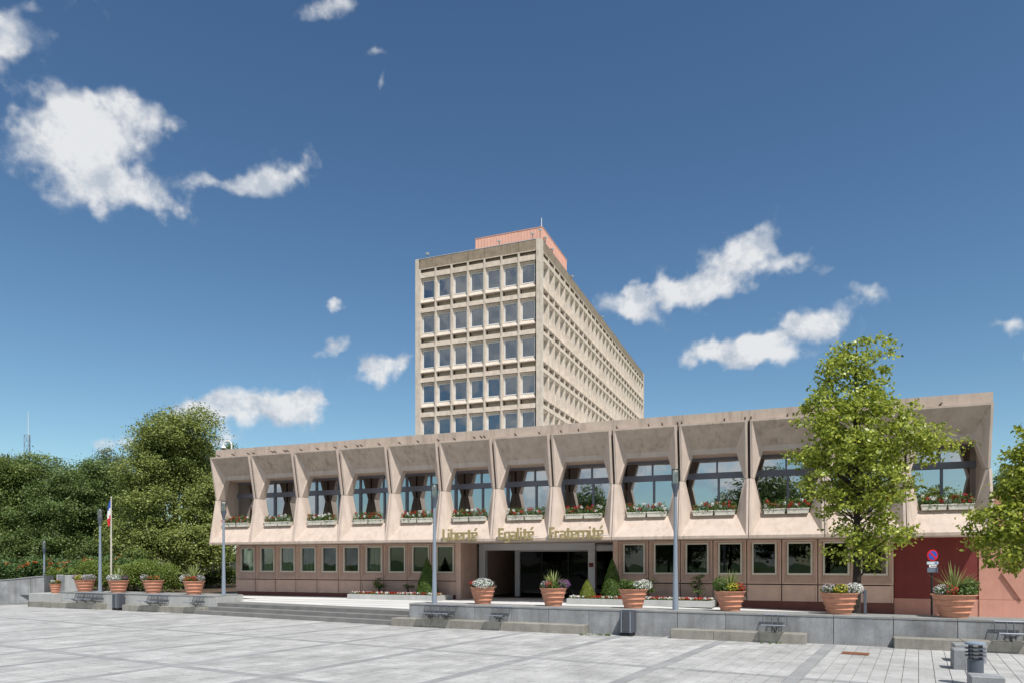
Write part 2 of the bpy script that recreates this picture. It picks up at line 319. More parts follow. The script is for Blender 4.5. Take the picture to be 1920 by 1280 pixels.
# ------------------------------------------------------------------ ground, plaza, terrace
WALLA = R(25.1); wu = Vector((math.cos(WALLA), -math.sin(WALLA), 0)); wi = Vector((math.sin(WALLA), math.cos(WALLA), 0))
CR = Vector((-3.33, 22.8, 0)); CL = Vector((-20.7, 32.2, 0)); TOP = .706; TER = .42
g = MB(); g.poly([(-1500, -1500, -.06), (1500, -1500, -.06), (1500, 1500, -.06), (-1500, 1500, -.06)]); tag(g.build('ground', M['grass']), kind='structure')
mb = MB(); mb.box(-70, 60, -60, 46, -.055, -.016); plaza = tag(mb.build('plaza', M['bed']), kind='structure')
def TP(u, w, z=TER): p = CR+wu*u+wi*w; return (p.x, p.y, z)
def TL(u, w, z=TER): p = CL+wu*u+wi*w; return (p.x, p.y, z)
# building frame
BA = R(21.39); P0 = Vector((-14.46, 33.6, 0)); bu = Vector((math.cos(BA), -math.sin(BA), 0)); bi = Vector((math.sin(BA), math.cos(BA), 0))
def BP(u, w, z=0.0): p = P0+bu*u+bi*w; return Vector((p.x, p.y, z))
USLOPE = 21.0
def ter_z(p): return TER-.027*max(0.0, (p-P0).dot(bu)-USLOPE)
ua0 = (CR+wi*.35-P0).dot(bu); ku = (USLOPE-ua0)/wu.dot(bu)      # where the wall line crosses the fold
fold0 = TP(ku, .35); fold1 = BP(USLOPE, 70, TER)
tm = MB(); outer = [TL(.02, .35), TL(9.74, .35), TL(9.74, 1.3), TP(.02, 1.3), TP(.02, .35), fold0, tuple(fold1), (-60, 130, TER), (-60, 46.05, TER), TL(-1.5, 6.0), TL(.02, 4.6)]
tm.poly(outer); n_ = len(outer)
for i in range(n_):
    a, b = outer[i], outer[(i+1) % n_]; tm.poly([(a[0], a[1], -.05), (b[0], b[1], -.05), b, a])
far0, far1 = Vector(TP(45, .35)), BP(USLOPE+60, 70)
tm.poly([fold0, (far0.x, far0.y, ter_z(Vector((far0.x, far0.y, 0)))), (far1.x, far1.y, ter_z(far1)), tuple(fold1)])
terrace = tag(tm.build('terrace', M['slab']), kind='structure')
for w0, ua, ub in ((-1.0, 2, 20.5), (-2.2, 4.3, 20.5), (-3.4, 9, 19)):     # darker paving strips across the terrace
    mb = MB(); mb.poly([BP(ua, w0, TER+.004), BP(ub, w0, TER+.004), BP(ub, w0+.2, TER+.004), BP(ua, w0+.2, TER+.004)]); mb.build('paving_strip', M['slabline'], terrace)
# planted ground left of the building
mb = MB(); mb.poly([(-58, 40, TER+.006), (-20.2, 34.3, TER+.006), TL(6.2, 1.62, TER+.006), TL(9.0, 3.0, TER+.006), BP(-1.5, 1.0, TER+.006), BP(-1.5, 40, TER+.006), (-58, 120, TER+.006)])
tag(mb.build('planted_bed', M['soil']), kind='structure')
# steps between the two platforms
mb = MB()
for i in range(3):
    w0 = .0+.38*i-.02; z1 = .14*(i+1)-(.004 if i == 2 else 0)
    a = [TL(9.30-.0*i, w0-.55), TP(-.03, w0-.35)]
    u0, u1 = Vector(a[0]), Vector(a[1])
    b0, b1 = Vector(TL(9.30, 1.9)), Vector(TP(-.03, 1.9))
    if i == 0: stp = empty('steps', (0, 0, 0)); tag(stp, kind='structure')
    s_ = MB(); q = [u0, u1, b1, b0]
    lo = [(p.x, p.y, z1-.14) for p in q]; hi = [(p.x, p.y, z1) for p in q]
    s_.add(lo+hi, [(4, 5, 6, 7), (0, 1, 5, 4), (1, 2, 6, 5), (3, 0, 4, 7)]); s_.build('step', M['step'], stp)
# ---- pavers
pa_ = Vector((.5, .866, 0)); pb_ = Vector((.866, -.5, 0)); PWID, PLEN = .25, .5
stripA = [-28.45, -25.7, -22.95, -20.2, -17.4, -15.4, -12.7, -9.95, -7.15, -4.4, -1.85, .9]; stripB = [8.7, 13.35, 4.1, 18.0]
def wall_clear(p):
    if p.y < 9.2 or abs(p.x) > .80*p.y+1.2: return False
    r = p-CR
    if r.dot(wu) > -.5: return r.dot(wi) < -.04
    r = p-CL
    if r.dot(wu) < -.3: return r.dot(wi) < 2.2
    return r.dot(wi) < -.3 if r.dot(wu) < 9.8 else True
proto = {}
def paver_mesh(dark):
    b = MB(); g_ = .005; b.cbox(-PLEN/2+g_, PLEN/2-g_, -PWID/2+g_, PWID/2-g_, -.016, 0, .0025); return b.mesh('paver', M['strip' if dark else 'paver'])
pm = [paver_mesh(False), paver_mesh(True)]
cells = []
for ib in range(-150, 70):
    for ia in range(-30, 90):
        pb = (ib+.5)*PWID; pa = (ia+.5)*PLEN; p = pa_*pa+pb_*pb
        if not wall_clear(p): continue
        dark = any(abs(pb-s) < PWID*.55 for s in stripA); half = any(abs(pa-s) < PLEN*.3 for s in stripB)
        cells.append((p.y, p, dark, half))
cells.sort(key=lambda c: c[0])
visible = [c for c in cells if abs(c[1].x) < .735*c[1].y and c[0] > 11.5 and not c[3]]
near = sorted(visible, key=lambda c: c[0]-.35*c[1].x)[:296]; nearset = set(id(c) for c in near)
ang = math.atan2(pa_.y, pa_.x)
def jit(): return Vector((0, 0, (rng.random()-.5)*.004))
for c in near: place('paver', pm[c[2]], plaza, c[1]+jit(), ang)
rest_ = MB(); hw, hl = PWID/2-.005, PLEN/2-.005
for c in cells:
    if id(c) in nearset: continue
    p = c[1]+jit()
    for oa, la, dk in (((0, hl, c[2]),) if not c[3] else ((-.138, .110, True), (.112, .134, c[2]))):
        q = [p+pa_*(oa+sa*la)+pb_*(sb*hw) for sa, sb in ((-1, -1), (-1, 1), (1, 1), (1, -1))]
        t = [(a.x, a.y, a.z) for a in q]; d = [(a.x, a.y, -.0155) for a in q]
        rest_.add(t+d, [(3, 2, 1, 0), (4, 5, 1, 0), (5, 6, 2, 1), (6, 7, 3, 2), (7, 4, 0, 3)], int(dk))
tag(rest_.build('paving_field', [M['paver'], M['strip']], plaza), kind='stuff')

# ------------------------------------------------------------------ raised platforms with stone slabs
def platform(label, origin, length, joints, mat, depth=1.5):
    root = empty('raised_platform', origin, -WALLA); tag(root, label, 'retaining wall')
    b = MB(); b.box(.015, length-.015, .06, depth-.06, -.05, TOP-.045); b.build('core', M['joint'], root)
    for a, c in zip(joints[:-1], joints[1:]):
        b = MB(); b.cbox(a+.006, c-.006, 0, .07, -.05, TOP-.05, .006); b.build('stone_slab', mat, root)
        b = MB(); b.cbox(a+.003, c-.003, -.012, .4, TOP-.05, TOP, .006); b.build('coping', M['cope'], root)
    for x in (0, length-.065):
        b = MB(); b.cbox(x, x+.065, .075, depth, -.05, TOP-.05, .006); b.build('end_slab', mat, root)
    b = MB(); b.box(.012, length-.012, .405, depth+.0, TOP-.05, TOP-.002); b.build('top_paving', M['cope'], root)
    return root
platform('long blue grey stone retaining wall right of the steps', CR, 24, [0, 1.2, 2.4, 3.64, 4.86, 6.11, 7.37, 8.64, 9.91, 11.22, 12.5, 13.81, 15.13, 16.4, 17.7, 19, 20.3, 21.6, 22.9, 24], M['stone'], 1.05)
platform('pale grey stone retaining wall left of the steps', CL, 9.76, [0, .75, 2, 3.3, 4.3, 5.6, 6.95, 8.3, 9.76], M['stonel'])
def ledge(origin, u0, u1, label):
    root = empty('stone_ledge', origin+wu*u0, -WALLA); tag(root, label, 'ledge', 'low stone ledges along the retaining walls')
    n = max(1, round((u1-u0)/1.27)); s = (u1-u0)/n
    for i in range(n):
        b = MB(); b.cbox(i*s+.003, (i+1)*s-.003, -.46, -.004, -.05, .25, .012); b.build('ledge_stone', M['ledge'], root)
ledge(CR, -.4, 6.11, 'low stone ledge with three seats right beside the steps'); ledge(CR, 8.55, 11.9, 'low stone ledge with one seat under the tall lamp post')
ledge(CR, 13.8, 22, 'low stone ledge at the far right behind the bollard light')
ledge(CL, -1.6, 3.3, 'low stone ledge under the row of three seats'); ledge(CL, 4.9, 9.7, 'low stone ledge left of the steps under a pair and a single seat')

# ------------------------------------------------------------------ low block of the town hall
Wd = 2.444; NB = 13; LEN = Wd*NB
zb, zm, zt = 2.89, 5.03, 7.04; zh1, zh2, zs = 6.19, 6.0, 3.76; MR = .39; Dt = .60; Dm = .43; am = .17; aa = .45; Bk = .88; GW = 1.75
hall = empty('town_hall', P0, -BA); tag(hall, 'long low pink concrete town hall with thirteen folded hexagonal window bays', 'building')
def upper_panel():
    b = MB(); g0 = .045; s = .075; lp = .07; W = Wd
    def X(x, sd): return x if sd < 0 else W-x
    for sd in (-1, 1):
        TLo = (X(g0, sd), 0, zt); TLi = (X(g0+s, sd), 0, zt-lp); MLo = (X(g0, sd), MR, zm); MLi = (X(g0+s, sd), MR, zm)
        H1 = (X(aa, sd), Dt, zh1); H2 = (X(aa, sd), Dt, zh2); Mi = (X(am, sd), Dm, zm); H2b = (X(aa, sd), Bk, zh2); Mib = (X(am, sd), Bk, zm)
        Tb = (X(g0, sd), Bk, zt); Mob = (X(g0, sd), Bk, zm); Hob = (X(g0, sd), Bk, zh2)
        for q in ([TLo, TLi, MLi, MLo], [TLi, H1, MLi], [H1, H2, MLi], [H2, Mi, MLi], [H2, H2b, Mib, Mi], [Mob, Mib, H2b, Hob], [TLo, MLo, Mob, Tb], [MLo, MLi, Mi, Mib, Mob]):
            b.poly(q if sd < 0 else q[::-1])
    g1 = W-g0
    b.poly([(g0, 0, zt), (g1, 0, zt), (g1-s, 0, zt-lp), (g0+s, 0, zt-lp)][::-1], 1)
    b.poly([(g0+s, 0, zt-lp), (g1-s, 0, zt-lp), (W-aa, Dt, zh1), (aa, Dt, zh1)][::-1], 1)
    b.poly([(aa, Dt, zh1), (W-aa, Dt, zh1), (W-aa, Dt, zh2), (aa, Dt, zh2)][::-1])
    b.poly([(aa, Dt, zh2), (W-aa, Dt, zh2), (W-aa, Bk, zh2), (aa, Bk, zh2)][::-1])
    b.poly([(g0, Bk, zh2), (g1, Bk, zh2), (g1, Bk, zt), (g0, Bk, zt)][::-1]); b.poly([(g0, 0, zt), (g1, 0, zt), (g1, Bk, zt), (g0, Bk, zt)])
    return b.mesh('upper_panel', [M['conc'], M['concd']])
def lower_panel():
    b = MB(); g0 = .012; s = .075; lp = .10; W = Wd; zm_ = zm-.012
    def X(x, sd): return x if sd < 0 else W-x
    zl = zb+lp
    for sd in (-1, 1):
        Bo = (X(g0, sd), 0, zl); Bi_ = (X(g0+s, sd), 0, zl); Mo = (X(g0, sd), MR, zm_); Mi0 = (X(g0+s, sd), MR, zm_)
        S1 = (X(aa, sd), Dt, zs); Mi = (X(am, sd), Dm, zm_); S1b = (X(aa, sd), Bk, zs); Mib = (X(am, sd), Bk, zm_); Mob = (X(g0, sd), Bk, zm_); Sob = (X(g0, sd), Bk, zs); Bb = (X(g0, sd), Bk, zb); Bf = (X(g0, sd), 0, zb)
        for q in ([Mo, Mi0, Bi_, Bo], [Mi0, S1, Bi_], [Mi0, Mi, S1], [Mi, Mib, S1b, S1], [Mob, Sob, S1b, Mib], [Mo, Bo, Bf, Bb, Mob], [Mo, Mob, Mib, Mi, Mi0]):
            b.poly(q if sd < 0 else q[::-1])
    g1 = W-g0
    b.poly([(g0+s, 0, zl), (g1-s, 0, zl), (W-aa, Dt, zs), (aa, Dt, zs)]); b.poly([(aa, Dt, zs), (W-aa, Dt, zs), (W-aa, Bk, zs), (aa, Bk, zs)])
    b.poly([(g0, 0, zb), (g1, 0, zb), (g1, 0, zl), (g0, 0, zl)], 1); b.poly([(g0, 0, zb), (g1, 0, zb), (g1, Bk, zb), (g0, Bk, zb)][::-1], 1)
    b.poly([(g0, Bk, zb), (g1, Bk, zb), (g1, Bk, zs), (g0, Bk, zs)][::-1])
    return b.mesh('lower_panel', [M['conc'], M['concd']])
um, lm = upper_panel(), lower_panel()
wf = MB(); y0, y1 = GW-.06, GW+.06
wf.box(0, Wd, y0-.03, y1, 5.22, 5.44)
for z0, z1 in ((zs-.02, zs+.07), (zh2-.09, zh2+.02)): wf.box(0, Wd, y0, y1, z0, z1)
xa = (0, .03), (Wd-.03, Wd)
for a, c in ((.0, .045), (Wd-.045, Wd), (Wd/2-.03, Wd/2+.03)): wf.box(a, c, y0+.004, y1, 5.442, zh2-.091)
for a, c in ((.0, .06), (Wd-.06, Wd), (Wd/2+.02, Wd/2+.10)): wf.box(a, c, y0+.004, y1, zs+.071, 5.218)
wfm = wf.mesh('bay_window', M['alu'])
def panem(x0, x1, z0, z1, y, m, nm='pane'):
    b = MB(); b.box(x0, x1, y, y+.012, z0, z1); return b.mesh(nm, m)
bp = [panem(.046, Wd/2-.031, 5.443, zh2-.092, GW, M['mirror']), panem(Wd/2+.031, Wd-.046, 5.443, zh2-.092, GW, M['mirror']),
      panem(.061, Wd/2+.019, zs+.072, 5.217, GW+.003, M['mirror']), panem(Wd/2+.101, Wd-.061, zs+.072, 5.217, GW+.003, M['mirror'])]
for k in range(NB):
    place('upper_panel', um, hall, (k*Wd, 0, 0)); place('lower_panel', lm, hall, (k*Wd, 0, 0))
    w = place('bay_window', wfm, hall, (k*Wd, 0, 0))
    for p in bp: place('pane', p, w)
    b = MB(); b.box(k*Wd+(.16 if k == 0 else .004), (k+1)*Wd-.004, .26, .55, zt+.002, 7.42); b.build('parapet', M['concd'], hall)
for k in range(1, NB):                                         # dark-coloured backing in the upper joints
    b = MB(); b.add([(k*Wd-.04, .2, zt-.01), (k*Wd+.04, .2, zt-.01), (k*Wd+.04, MR+.15, zm+.02), (k*Wd-.04, MR+.15, zm+.02), (k*Wd-.04, Bk-.01, zt-.01), (k*Wd+.04, Bk-.01, zt-.01), (k*Wd+.04, Bk-.01, zm+.02), (k*Wd-.04, Bk-.01, zm+.02)], [(0, 3, 2, 1), (4, 5, 6, 7), (0, 4, 7, 3), (1, 2, 6, 5), (0, 1, 5, 4), (3, 7, 6, 2)]); b.build('joint_filler', M['joint'], hall)
b = MB(); b.box(0, LEN, Bk+.002, GW+.1, zh2+.012, zt-.002); b.build('ceiling_slab', M['conc'], hall)
b = MB(); b.box(0, LEN, Bk+.002, 14, zb+.004, zs-.022); b.build('floor_slab', M['conc'], hall)
b = MB(); b.box(0, LEN, .56, 14, zt+.004, zt+.12); b.build('roof', M['concd'], hall)
b = MB(); b.box(.012, .16, Bk+.004, 14, zs-.02, zt); b.build('end_wall', M['conc'], hall)
b = MB(); b.box(LEN-.16, LEN-.05, Bk+.004, 14, zs-.02, zt); b.build('end_wall', M['conc'], hall)
b = MB(); b.box(LEN-.048, LEN-.012, Bk+.004, 14, zs-.02, zt); b.build('end_cladding', M['salmon'], hall)
b = MB(); b.box(.17, LEN-.17, 5.5, 5.7, zs-.02, zt); b.build('inner_wall', M['room'], hall)
b = MB(); b.box(.02, LEN-.02, 13.8, 14, TER, zt); b.build('rear_wall', M['pink'], hall)
spouts = [.4, 1.3, 2.2, 2.5, 3.6, 3.75, 4.3, 4.45, 5.2, 6.1, 7.05, 7.6, 8.2, 8.4, 9.3, 10.3, 11.2, 12.15, 12.9, 13.8, 14.1, 14.25, 15.6, 16.6, 17.5, 18.2, 19.7, 20.9, 21.4, 21.95, 22.1, 23.6, 24.3, 24.5, 25.7, 25.9, 26.0, 27.6, 29.6, 30.3, 32.0, 31.9]
for x in sorted(set(spouts)):
    if x > LEN-.1: continue
    b = MB(); b.tube((x, .27, zt+.07), (x+.02, .06, zt+.10), .03, .03, 6); b.build('drain_spout', M['joint'], hall)
# ---- ground floor
PW = 1.222; gz0, gz1 = TER+.19, zb
def ground_panel():
    b = MB(); e = .018; zj = TER+.80; zi0, zi1 = TER+1.15, zb-.10; xi0, xi1 = .17, PW-.17; dpt = .18
    O = [(e, 0, zj+.02), (PW-e, 0, zj+.02), (PW-e, 0, gz1-.02), (e, 0, gz1-.02)]; bd = .035
    O2 = [(e+bd, 0, zj+.02+bd), (PW-e-bd, 0, zj+.02+bd), (PW-e-bd, 0, gz1-.02-bd*.5), (e+bd, 0, gz1-.02-bd*.5)]
    I = [(xi0, dpt, zi0), (xi1, dpt, zi0), (xi1, dpt, zi1), (xi0, dpt, zi1)]; B_ = [(x, .3, z) for x, _, z in O]
    for i in range(4):
        j = (i+1) % 4; b.poly([O[i], O[j], O2[j], O2[i]]); b.poly([O2[i], O2[j], I[j], I[i]]); b.poly([O[j], O[i], B_[i], B_[j]]); b.poly([B_[j], B_[i], (I[i][0], .3, I[i][2]), (I[j][0], .3, I[j][2])]); b.poly([I[i], I[j], (I[j][0], .3, I[j][2]), (I[i][0], .3, I[i][2])])
    return b.mesh('wall_panel', M['pink'])
gp = ground_panel()
b = MB(); b.box(.02, PW-.02, .03, .3, gz0, TER+.78)
O = .045; b.add([(.02, .0, gz0), (PW-.02, .0, gz0), (PW-.02, 0, TER+.78), (.02, 0, TER+.78), (.02+O, 0, gz0), (PW-.02-O, 0, gz0), (PW-.02-O, 0, TER+.78-O), (.02+O, 0, TER+.78-O), (.02+O+.02, .028, gz0), (PW-.04-O, .028, gz0), (PW-.04-O, .028, TER+.76-O), (.04+O, .028, TER+.76-O)],
  [(0, 4, 7, 3), (5, 1, 2, 6), (3, 7, 6, 2), (4, 8, 11, 7), (9, 5, 6, 10), (7, 11, 10, 6)]); lpmesh = b.mesh('lower_wall_panel', M['pink'])
zi0, zi1 = TER+1.15, zb-.10
b = MB()
for q in ((.17, .235, zi0, zi1), (PW-.235, PW-.17, zi0, zi1)): b.box(q[0], q[1], .13, .25, q[2], q[3])
for q in ((zi0, zi0+.065), (zi1-.065, zi1)): b.box(.2355, PW-.2355, .132, .248, q[0], q[1])
gf = b.mesh('window_frame', M['cream']); gpm = panem(.2355, PW-.2355, zi0+.066, zi1-.066, .2, M['gglass'])
b = MB()
for i in range(7):
    x = .2+i*.118; b.box(x, x+.105, .30+.02*(i % 2), .306+.02*(i % 2), zi0, zi1)
blm = b.mesh('blind', M['blind'])
def ground_run(u0, n, blinds):
    for i in range(n):
        x = u0+i*PW; place('wall_panel', gp, hall, (x, GW, 0)); place('lower_wall_panel', lpmesh, hall, (x, GW, 0))
        w = place('window_frame', gf, hall, (x, GW, 0)); place('pane', gpm, w)
        if i in blinds: place('blind', blm, w)
ground_run(0, 10, (0, 1, 2, 3, 6)); ground_run(19.40, 8, ())
def hb(nm, mat, *a):
    b = MB(); b.box(*a); return b.build(nm, M[mat], hall)
hb('plinth', 'plinth', .05, 12.3, GW+.07, GW+.3, TER-.02, gz0-.002); hb('plinth', 'plinth', 19.4, 29.18, GW+.07, GW+.3, TER-.4, gz0-.002)
hb('backing_wall', 'joint', .02, 12.22, GW+.305, GW+.33, TER, TER+1.1); hb('backing_wall', 'joint', 19.42, 29.1, GW+.305, GW+.33, TER, TER+1.1)
for i in range(11): hb('joint_strip', 'joint', i*PW-.017, i*PW+.017, GW+.06, GW+.3, gz0, zb-.004) if 0 < i else None
for i in range(1, 8): hb('joint_strip', 'joint', 19.40+i*PW-.017, 19.40+i*PW+.017, GW+.06, GW+.3, gz0, zb-.004)
hb('corner_pier', 'pink', 12.225, 12.45, GW-.02, GW+.3, TER, zb); hb('corner_pier', 'pink', 19.2, 19.398, GW-.02, GW+.3, TER, zb)
hb('side_wall', 'pink', .0, .16, GW+.31, 14, TER, zb)
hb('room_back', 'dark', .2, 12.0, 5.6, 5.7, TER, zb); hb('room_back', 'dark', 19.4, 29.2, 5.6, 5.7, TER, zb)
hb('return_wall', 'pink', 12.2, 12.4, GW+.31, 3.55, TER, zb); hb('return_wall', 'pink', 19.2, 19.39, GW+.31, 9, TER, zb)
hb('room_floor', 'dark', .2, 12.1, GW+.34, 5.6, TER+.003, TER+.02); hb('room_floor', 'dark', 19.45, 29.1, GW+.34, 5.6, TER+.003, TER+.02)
# entrance portal
PY = 3.75
for x in (12.42, 17.62): hb('portal_column', 'portal', x, x+.3, PY, PY+.3, TER, zb-.002)
hb('portal_beam', 'portal', 12.722, 17.618, PY+.02, PY+.26, zb-.30, zb-.002)
for x0, x1, yy, hz in ((13.6, 19.18, 5.3, .34), (15.0, 19.16, 7.2, .42)):
    hb('inner_post', 'portal', x0, x0+.24, yy, yy+.2, TER, zb-.002); hb('inner_beam', 'portal', x0+.242, x1, yy+.02, yy+.18, zb-hz, zb-.002)
hb('inner_post', 'portal', 18.9, 19.19, PY+.1, PY+.3, TER, zb-.002); hb('inner_beam', 'portal', 17.922, 18.898, PY+.12, PY+.28, zb-.34, zb-.12)
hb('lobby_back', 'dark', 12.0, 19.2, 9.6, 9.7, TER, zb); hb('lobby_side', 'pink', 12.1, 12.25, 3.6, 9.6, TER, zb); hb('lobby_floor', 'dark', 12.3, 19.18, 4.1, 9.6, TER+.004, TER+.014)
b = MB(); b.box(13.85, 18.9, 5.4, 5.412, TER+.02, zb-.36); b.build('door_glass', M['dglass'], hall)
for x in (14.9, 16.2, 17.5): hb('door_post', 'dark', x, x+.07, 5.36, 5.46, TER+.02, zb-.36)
b = MB(); b.box(17.66, 17.86, PY-.015, PY-.001, TER+1.42, TER+1.60); pq = b.build('plaque', M['red'], hall); pq['label'] = 'small red plaque on the entrance column'
# red and salmon wall at the right end
hb('red_wall', 'red', 29.19, 31.72, GW+.12, GW+.36, TER+.36, zb-.002)
hb('red_wall_plinth', 'salmon', 29.19, 31.72, GW+.10, GW+.36, TER-.4, TER+.355)
annex = empty('annex', BP(31.725, 0), -BA); tag(annex, 'salmon rendered annex wall with raised diamond relief at the right edge', 'building')
b = MB(); b.box(0, 16, GW+.08, 10, TER+.362, 4.35); b.build('wall', M['salmon'], annex)
b = MB(); b.box(0, 1.3-.006, GW+.06, GW+.4, TER-.6, TER+.355); b.box(1.3+.006, 16, GW+.06, GW+.4, TER-.6, TER+.355); b.build('plinth', M['salmon'], annex)
dcx, dcz, dr, dh = 1.17, 1.68, .55, .9
b = MB(); dv = [(dcx-dr, 0, dcz), (dcx, 0, dcz-dh), (dcx+dr, 0, dcz), (dcx, 0, dcz+dh)]
b.add([(x, GW, z) for x, _, z in dv]+[(x, GW+.1, z) for x, _, z in dv], [(0, 1, 2, 3), (1, 0, 4, 5), (2, 1, 5, 6), (3, 2, 6, 7), (0, 3, 7, 4)]); b.build('diamond_relief', M['salmon'], annex)
# roof camera lamp
b = MB(); p_ = [Vector((.62, .8, zt+.1)), Vector((.62, .8, 7.75)), Vector((.56, .78, 7.9)), Vector((.4, .74, 7.93)), Vector((.25, .7, 7.88)), Vector((.22, .7, 7.72))]
b.path(p_, [.035]*6, 8)
rc = empty('roof_camera', BP(0, 0), -BA); tag(rc, 'white swan neck camera at the left end of the low roof', 'camera'); b.build('bracket', M['white'], rc)
b = MB(); b.lathe([(.03, 0), (.10, -.05), (.12, -.14), (.0, -.14)], 12, 0, (.22, .7, 7.72)); b.build('housing', M['white'], rc); b = MB(); b.lathe([(.09, -.14), (.08, -.20), (.04, -.25), (0, -.26)], 12, 0, (.22, .7, 7.72)); b.build('dome', M['vang'], rc)
# ---- lettering made of square strokes: (x0,x1,z0,z1) on a grid, cap height 7
GL = {'L': (3.6, [(0, 1.5, 0, 7), (1.5, 3.4, 0, 1.4)]), 'i': (1.9, [(0, 1.5, 0, 4.9), (0, 1.5, 5.7, 7)]), 'b': (4.2, [(0, 1.5, 0, 7), (2.5, 4, .4, 4.5), (1.5, 2.5, 0, 1.2), (1.5, 2.5, 3.7, 4.9), (2.5, 3.6, 0, .4), (2.5, 3.6, 4.5, 4.9)]),
  'e': (4.2, [(0, 1.5, .3, 4.6), (1.5, 3.6, 0, 1.2), (.4, 3.6, 3.9, 4.9), (2.5, 4, 2.3, 4.6), (1.5, 2.5, 2.1, 3.0)]), 'r': (3.1, [(0, 1.5, 0, 4.9), (1.5, 2.9, 3.5, 4.9)]), 't': (3.0, [(.5, 2, 0, 6.3), (0, .5, 3.8, 4.9), (2, 2.8, 3.8, 4.9), (2, 2.8, 0, 1.1)]),
  'E': (3.8, [(0, 1.5, 0, 7), (1.5, 3.5, 0, 1.4), (1.5, 3.5, 5.6, 7), (1.5, 3.1, 2.9, 4.2)]), 'g': (4.2, [(0, 1.5, .2, 4.6), (2.5, 4, -1.6, 4.9), (1.5, 2.5, 0, 1.1), (1.5, 2.5, 3.8, 4.9), (.3, 2.5, -1.9, -.8)]),
  'a': (4.2, [(2.5, 4, 0, 4.5), (.4, 2.5, 3.8, 4.9), (0, 1.5, .2, 2.8), (1.5, 2.5, 0, 1.0), (1.5, 2.5, 2.0, 3.0)]), 'l': (1.9, [(0, 1.5, 0, 7)]), 'F': (3.6, [(0, 1.5, 0, 7), (1.5, 3.4, 5.6, 7), (1.5, 3.0, 2.8, 4.1)]),
  'n': (4.2, [(0, 1.5, 0, 4.9), (2.5, 4, 0, 4.5), (1.5, 3.6, 3.7, 4.9)])}
_thin = lambda v: {1.5: 1.12, 2.5: 2.88}.get(v, v)
GL = {k: (w_, [(_thin(a), _thin(c), z0, z1) for a, c, z0, z1 in r_]) for k, (w_, r_) in GL.items()}
def word(text, u0, u1, label):
    root = empty('wall_lettering', BP(0, 0), -BA); tag(root, label, 'lettering', 'gold words above the entrance')
    tot = sum(GL['e' if c == 'é' else c][0] for c in text)-.2; sx = (u1-u0)/tot; sz = .46/7; x = u0; z0 = zb+.045
    for c in text:
        wd, rc_ = GL['e' if c == 'é' else c]; b = MB()
        for (a, q, lo, hi) in rc_: b.box(x+a*sx, x+q*sx, -.17, -.11, z0+lo*sz, z0+hi*sz)
        if c == 'é': b.add([(x+1.6*sx, -.17, z0+5.5*sz), (x+2.6*sx, -.17, z0+5.5*sz), (x+3.9*sx, -.17, z0+7.4*sz), (x+2.8*sx, -.17, z0+7.4*sz), (x+1.6*sx, -.11, z0+5.5*sz), (x+2.6*sx, -.11, z0+5.5*sz), (x+3.9*sx, -.11, z0+7.4*sz), (x+2.8*sx, -.11, z0+7.4*sz)], [(0, 1, 2, 3), (7, 6, 5, 4), (0, 4, 5, 1), (1, 5, 6, 2), (2, 6, 7, 3), (3, 7, 4, 0)])
        b.build('letter', M['gold'], root); x += wd*sx
    b = MB(); b.box(u0-.12, u1+.15, -.108, -.085, z0+.10, z0+.125)
    for q in (u0+.2, u1-.2): b.box(q, q+.03, -.085, .005, z0+.10, z0+.125)
    b.build('rail', M['steel'], root)
word('Liberté', 12.53, 14.09, 'gold letters reading Liberté above the entrance'); word('Egalité', 15.0, 16.5, 'gold letters reading Egalité above the entrance'); word('Fraternité', 17.13, 19.27, 'gold letters reading Fraternité above the entrance')
# ---- window boxes
for k in range(NB):
    if k == 11: pass
    for h in (0, 1):
        ua = k*Wd+aa+.03+h*.765; root = empty('window_box', BP(ua, 0, zs), -BA)
        tag(root, '%s cream window box of red and white flowers in the %s bay from the left' % (('left', 'right')[h], ORD[k]), 'window box', 'window boxes in the facade bays')
        b = MB(); b.add([(.02, .42, -.02), (.70, .42, -.02), (.70, .60, -.02), (.02, .60, -.02), (0, .39, .16), (.72, .39, .16), (.72, .63, .16), (0, .63, .16)], [(3, 2, 1, 0), (0, 1, 5, 4), (1, 2, 6, 5), (2, 3, 7, 6), (3, 0, 4, 7), (4, 5, 6, 7)])
        b.box(-.008, .728, .378, .39, .135, .165); b.build('trough', M['wcream'] if 'wcream' in M else M['cream'], root)
        sets = []
        for j in range(5):
            c = (.08+.14*j+rng.normal()*.02, .5, .22+rng.random()*.08); sets.append((mound(c, (.13, .16, .18+.13*rng.random()), 120, .065), 0))
        sets.append((mound((.36, .41, .17), (.36, .05, .07), 40, .045), 0)); place('foliage', leaf_mesh('foliage', sets, [M['plant']]), root)
        sets = []
        for j in range(8):
            c = (.06+.088*j+rng.normal()*.02, .42+rng.normal()*.05, .24+rng.random()*.22); sets.append((mound(c, (.07, .06, .07), 40, .04), int(rng.choice([0, 0, 0, 1, 1]))))
        place('flowers', leaf_mesh('flowers', sets, [M['pred'], M['pwhite'], M['pora']]), root)

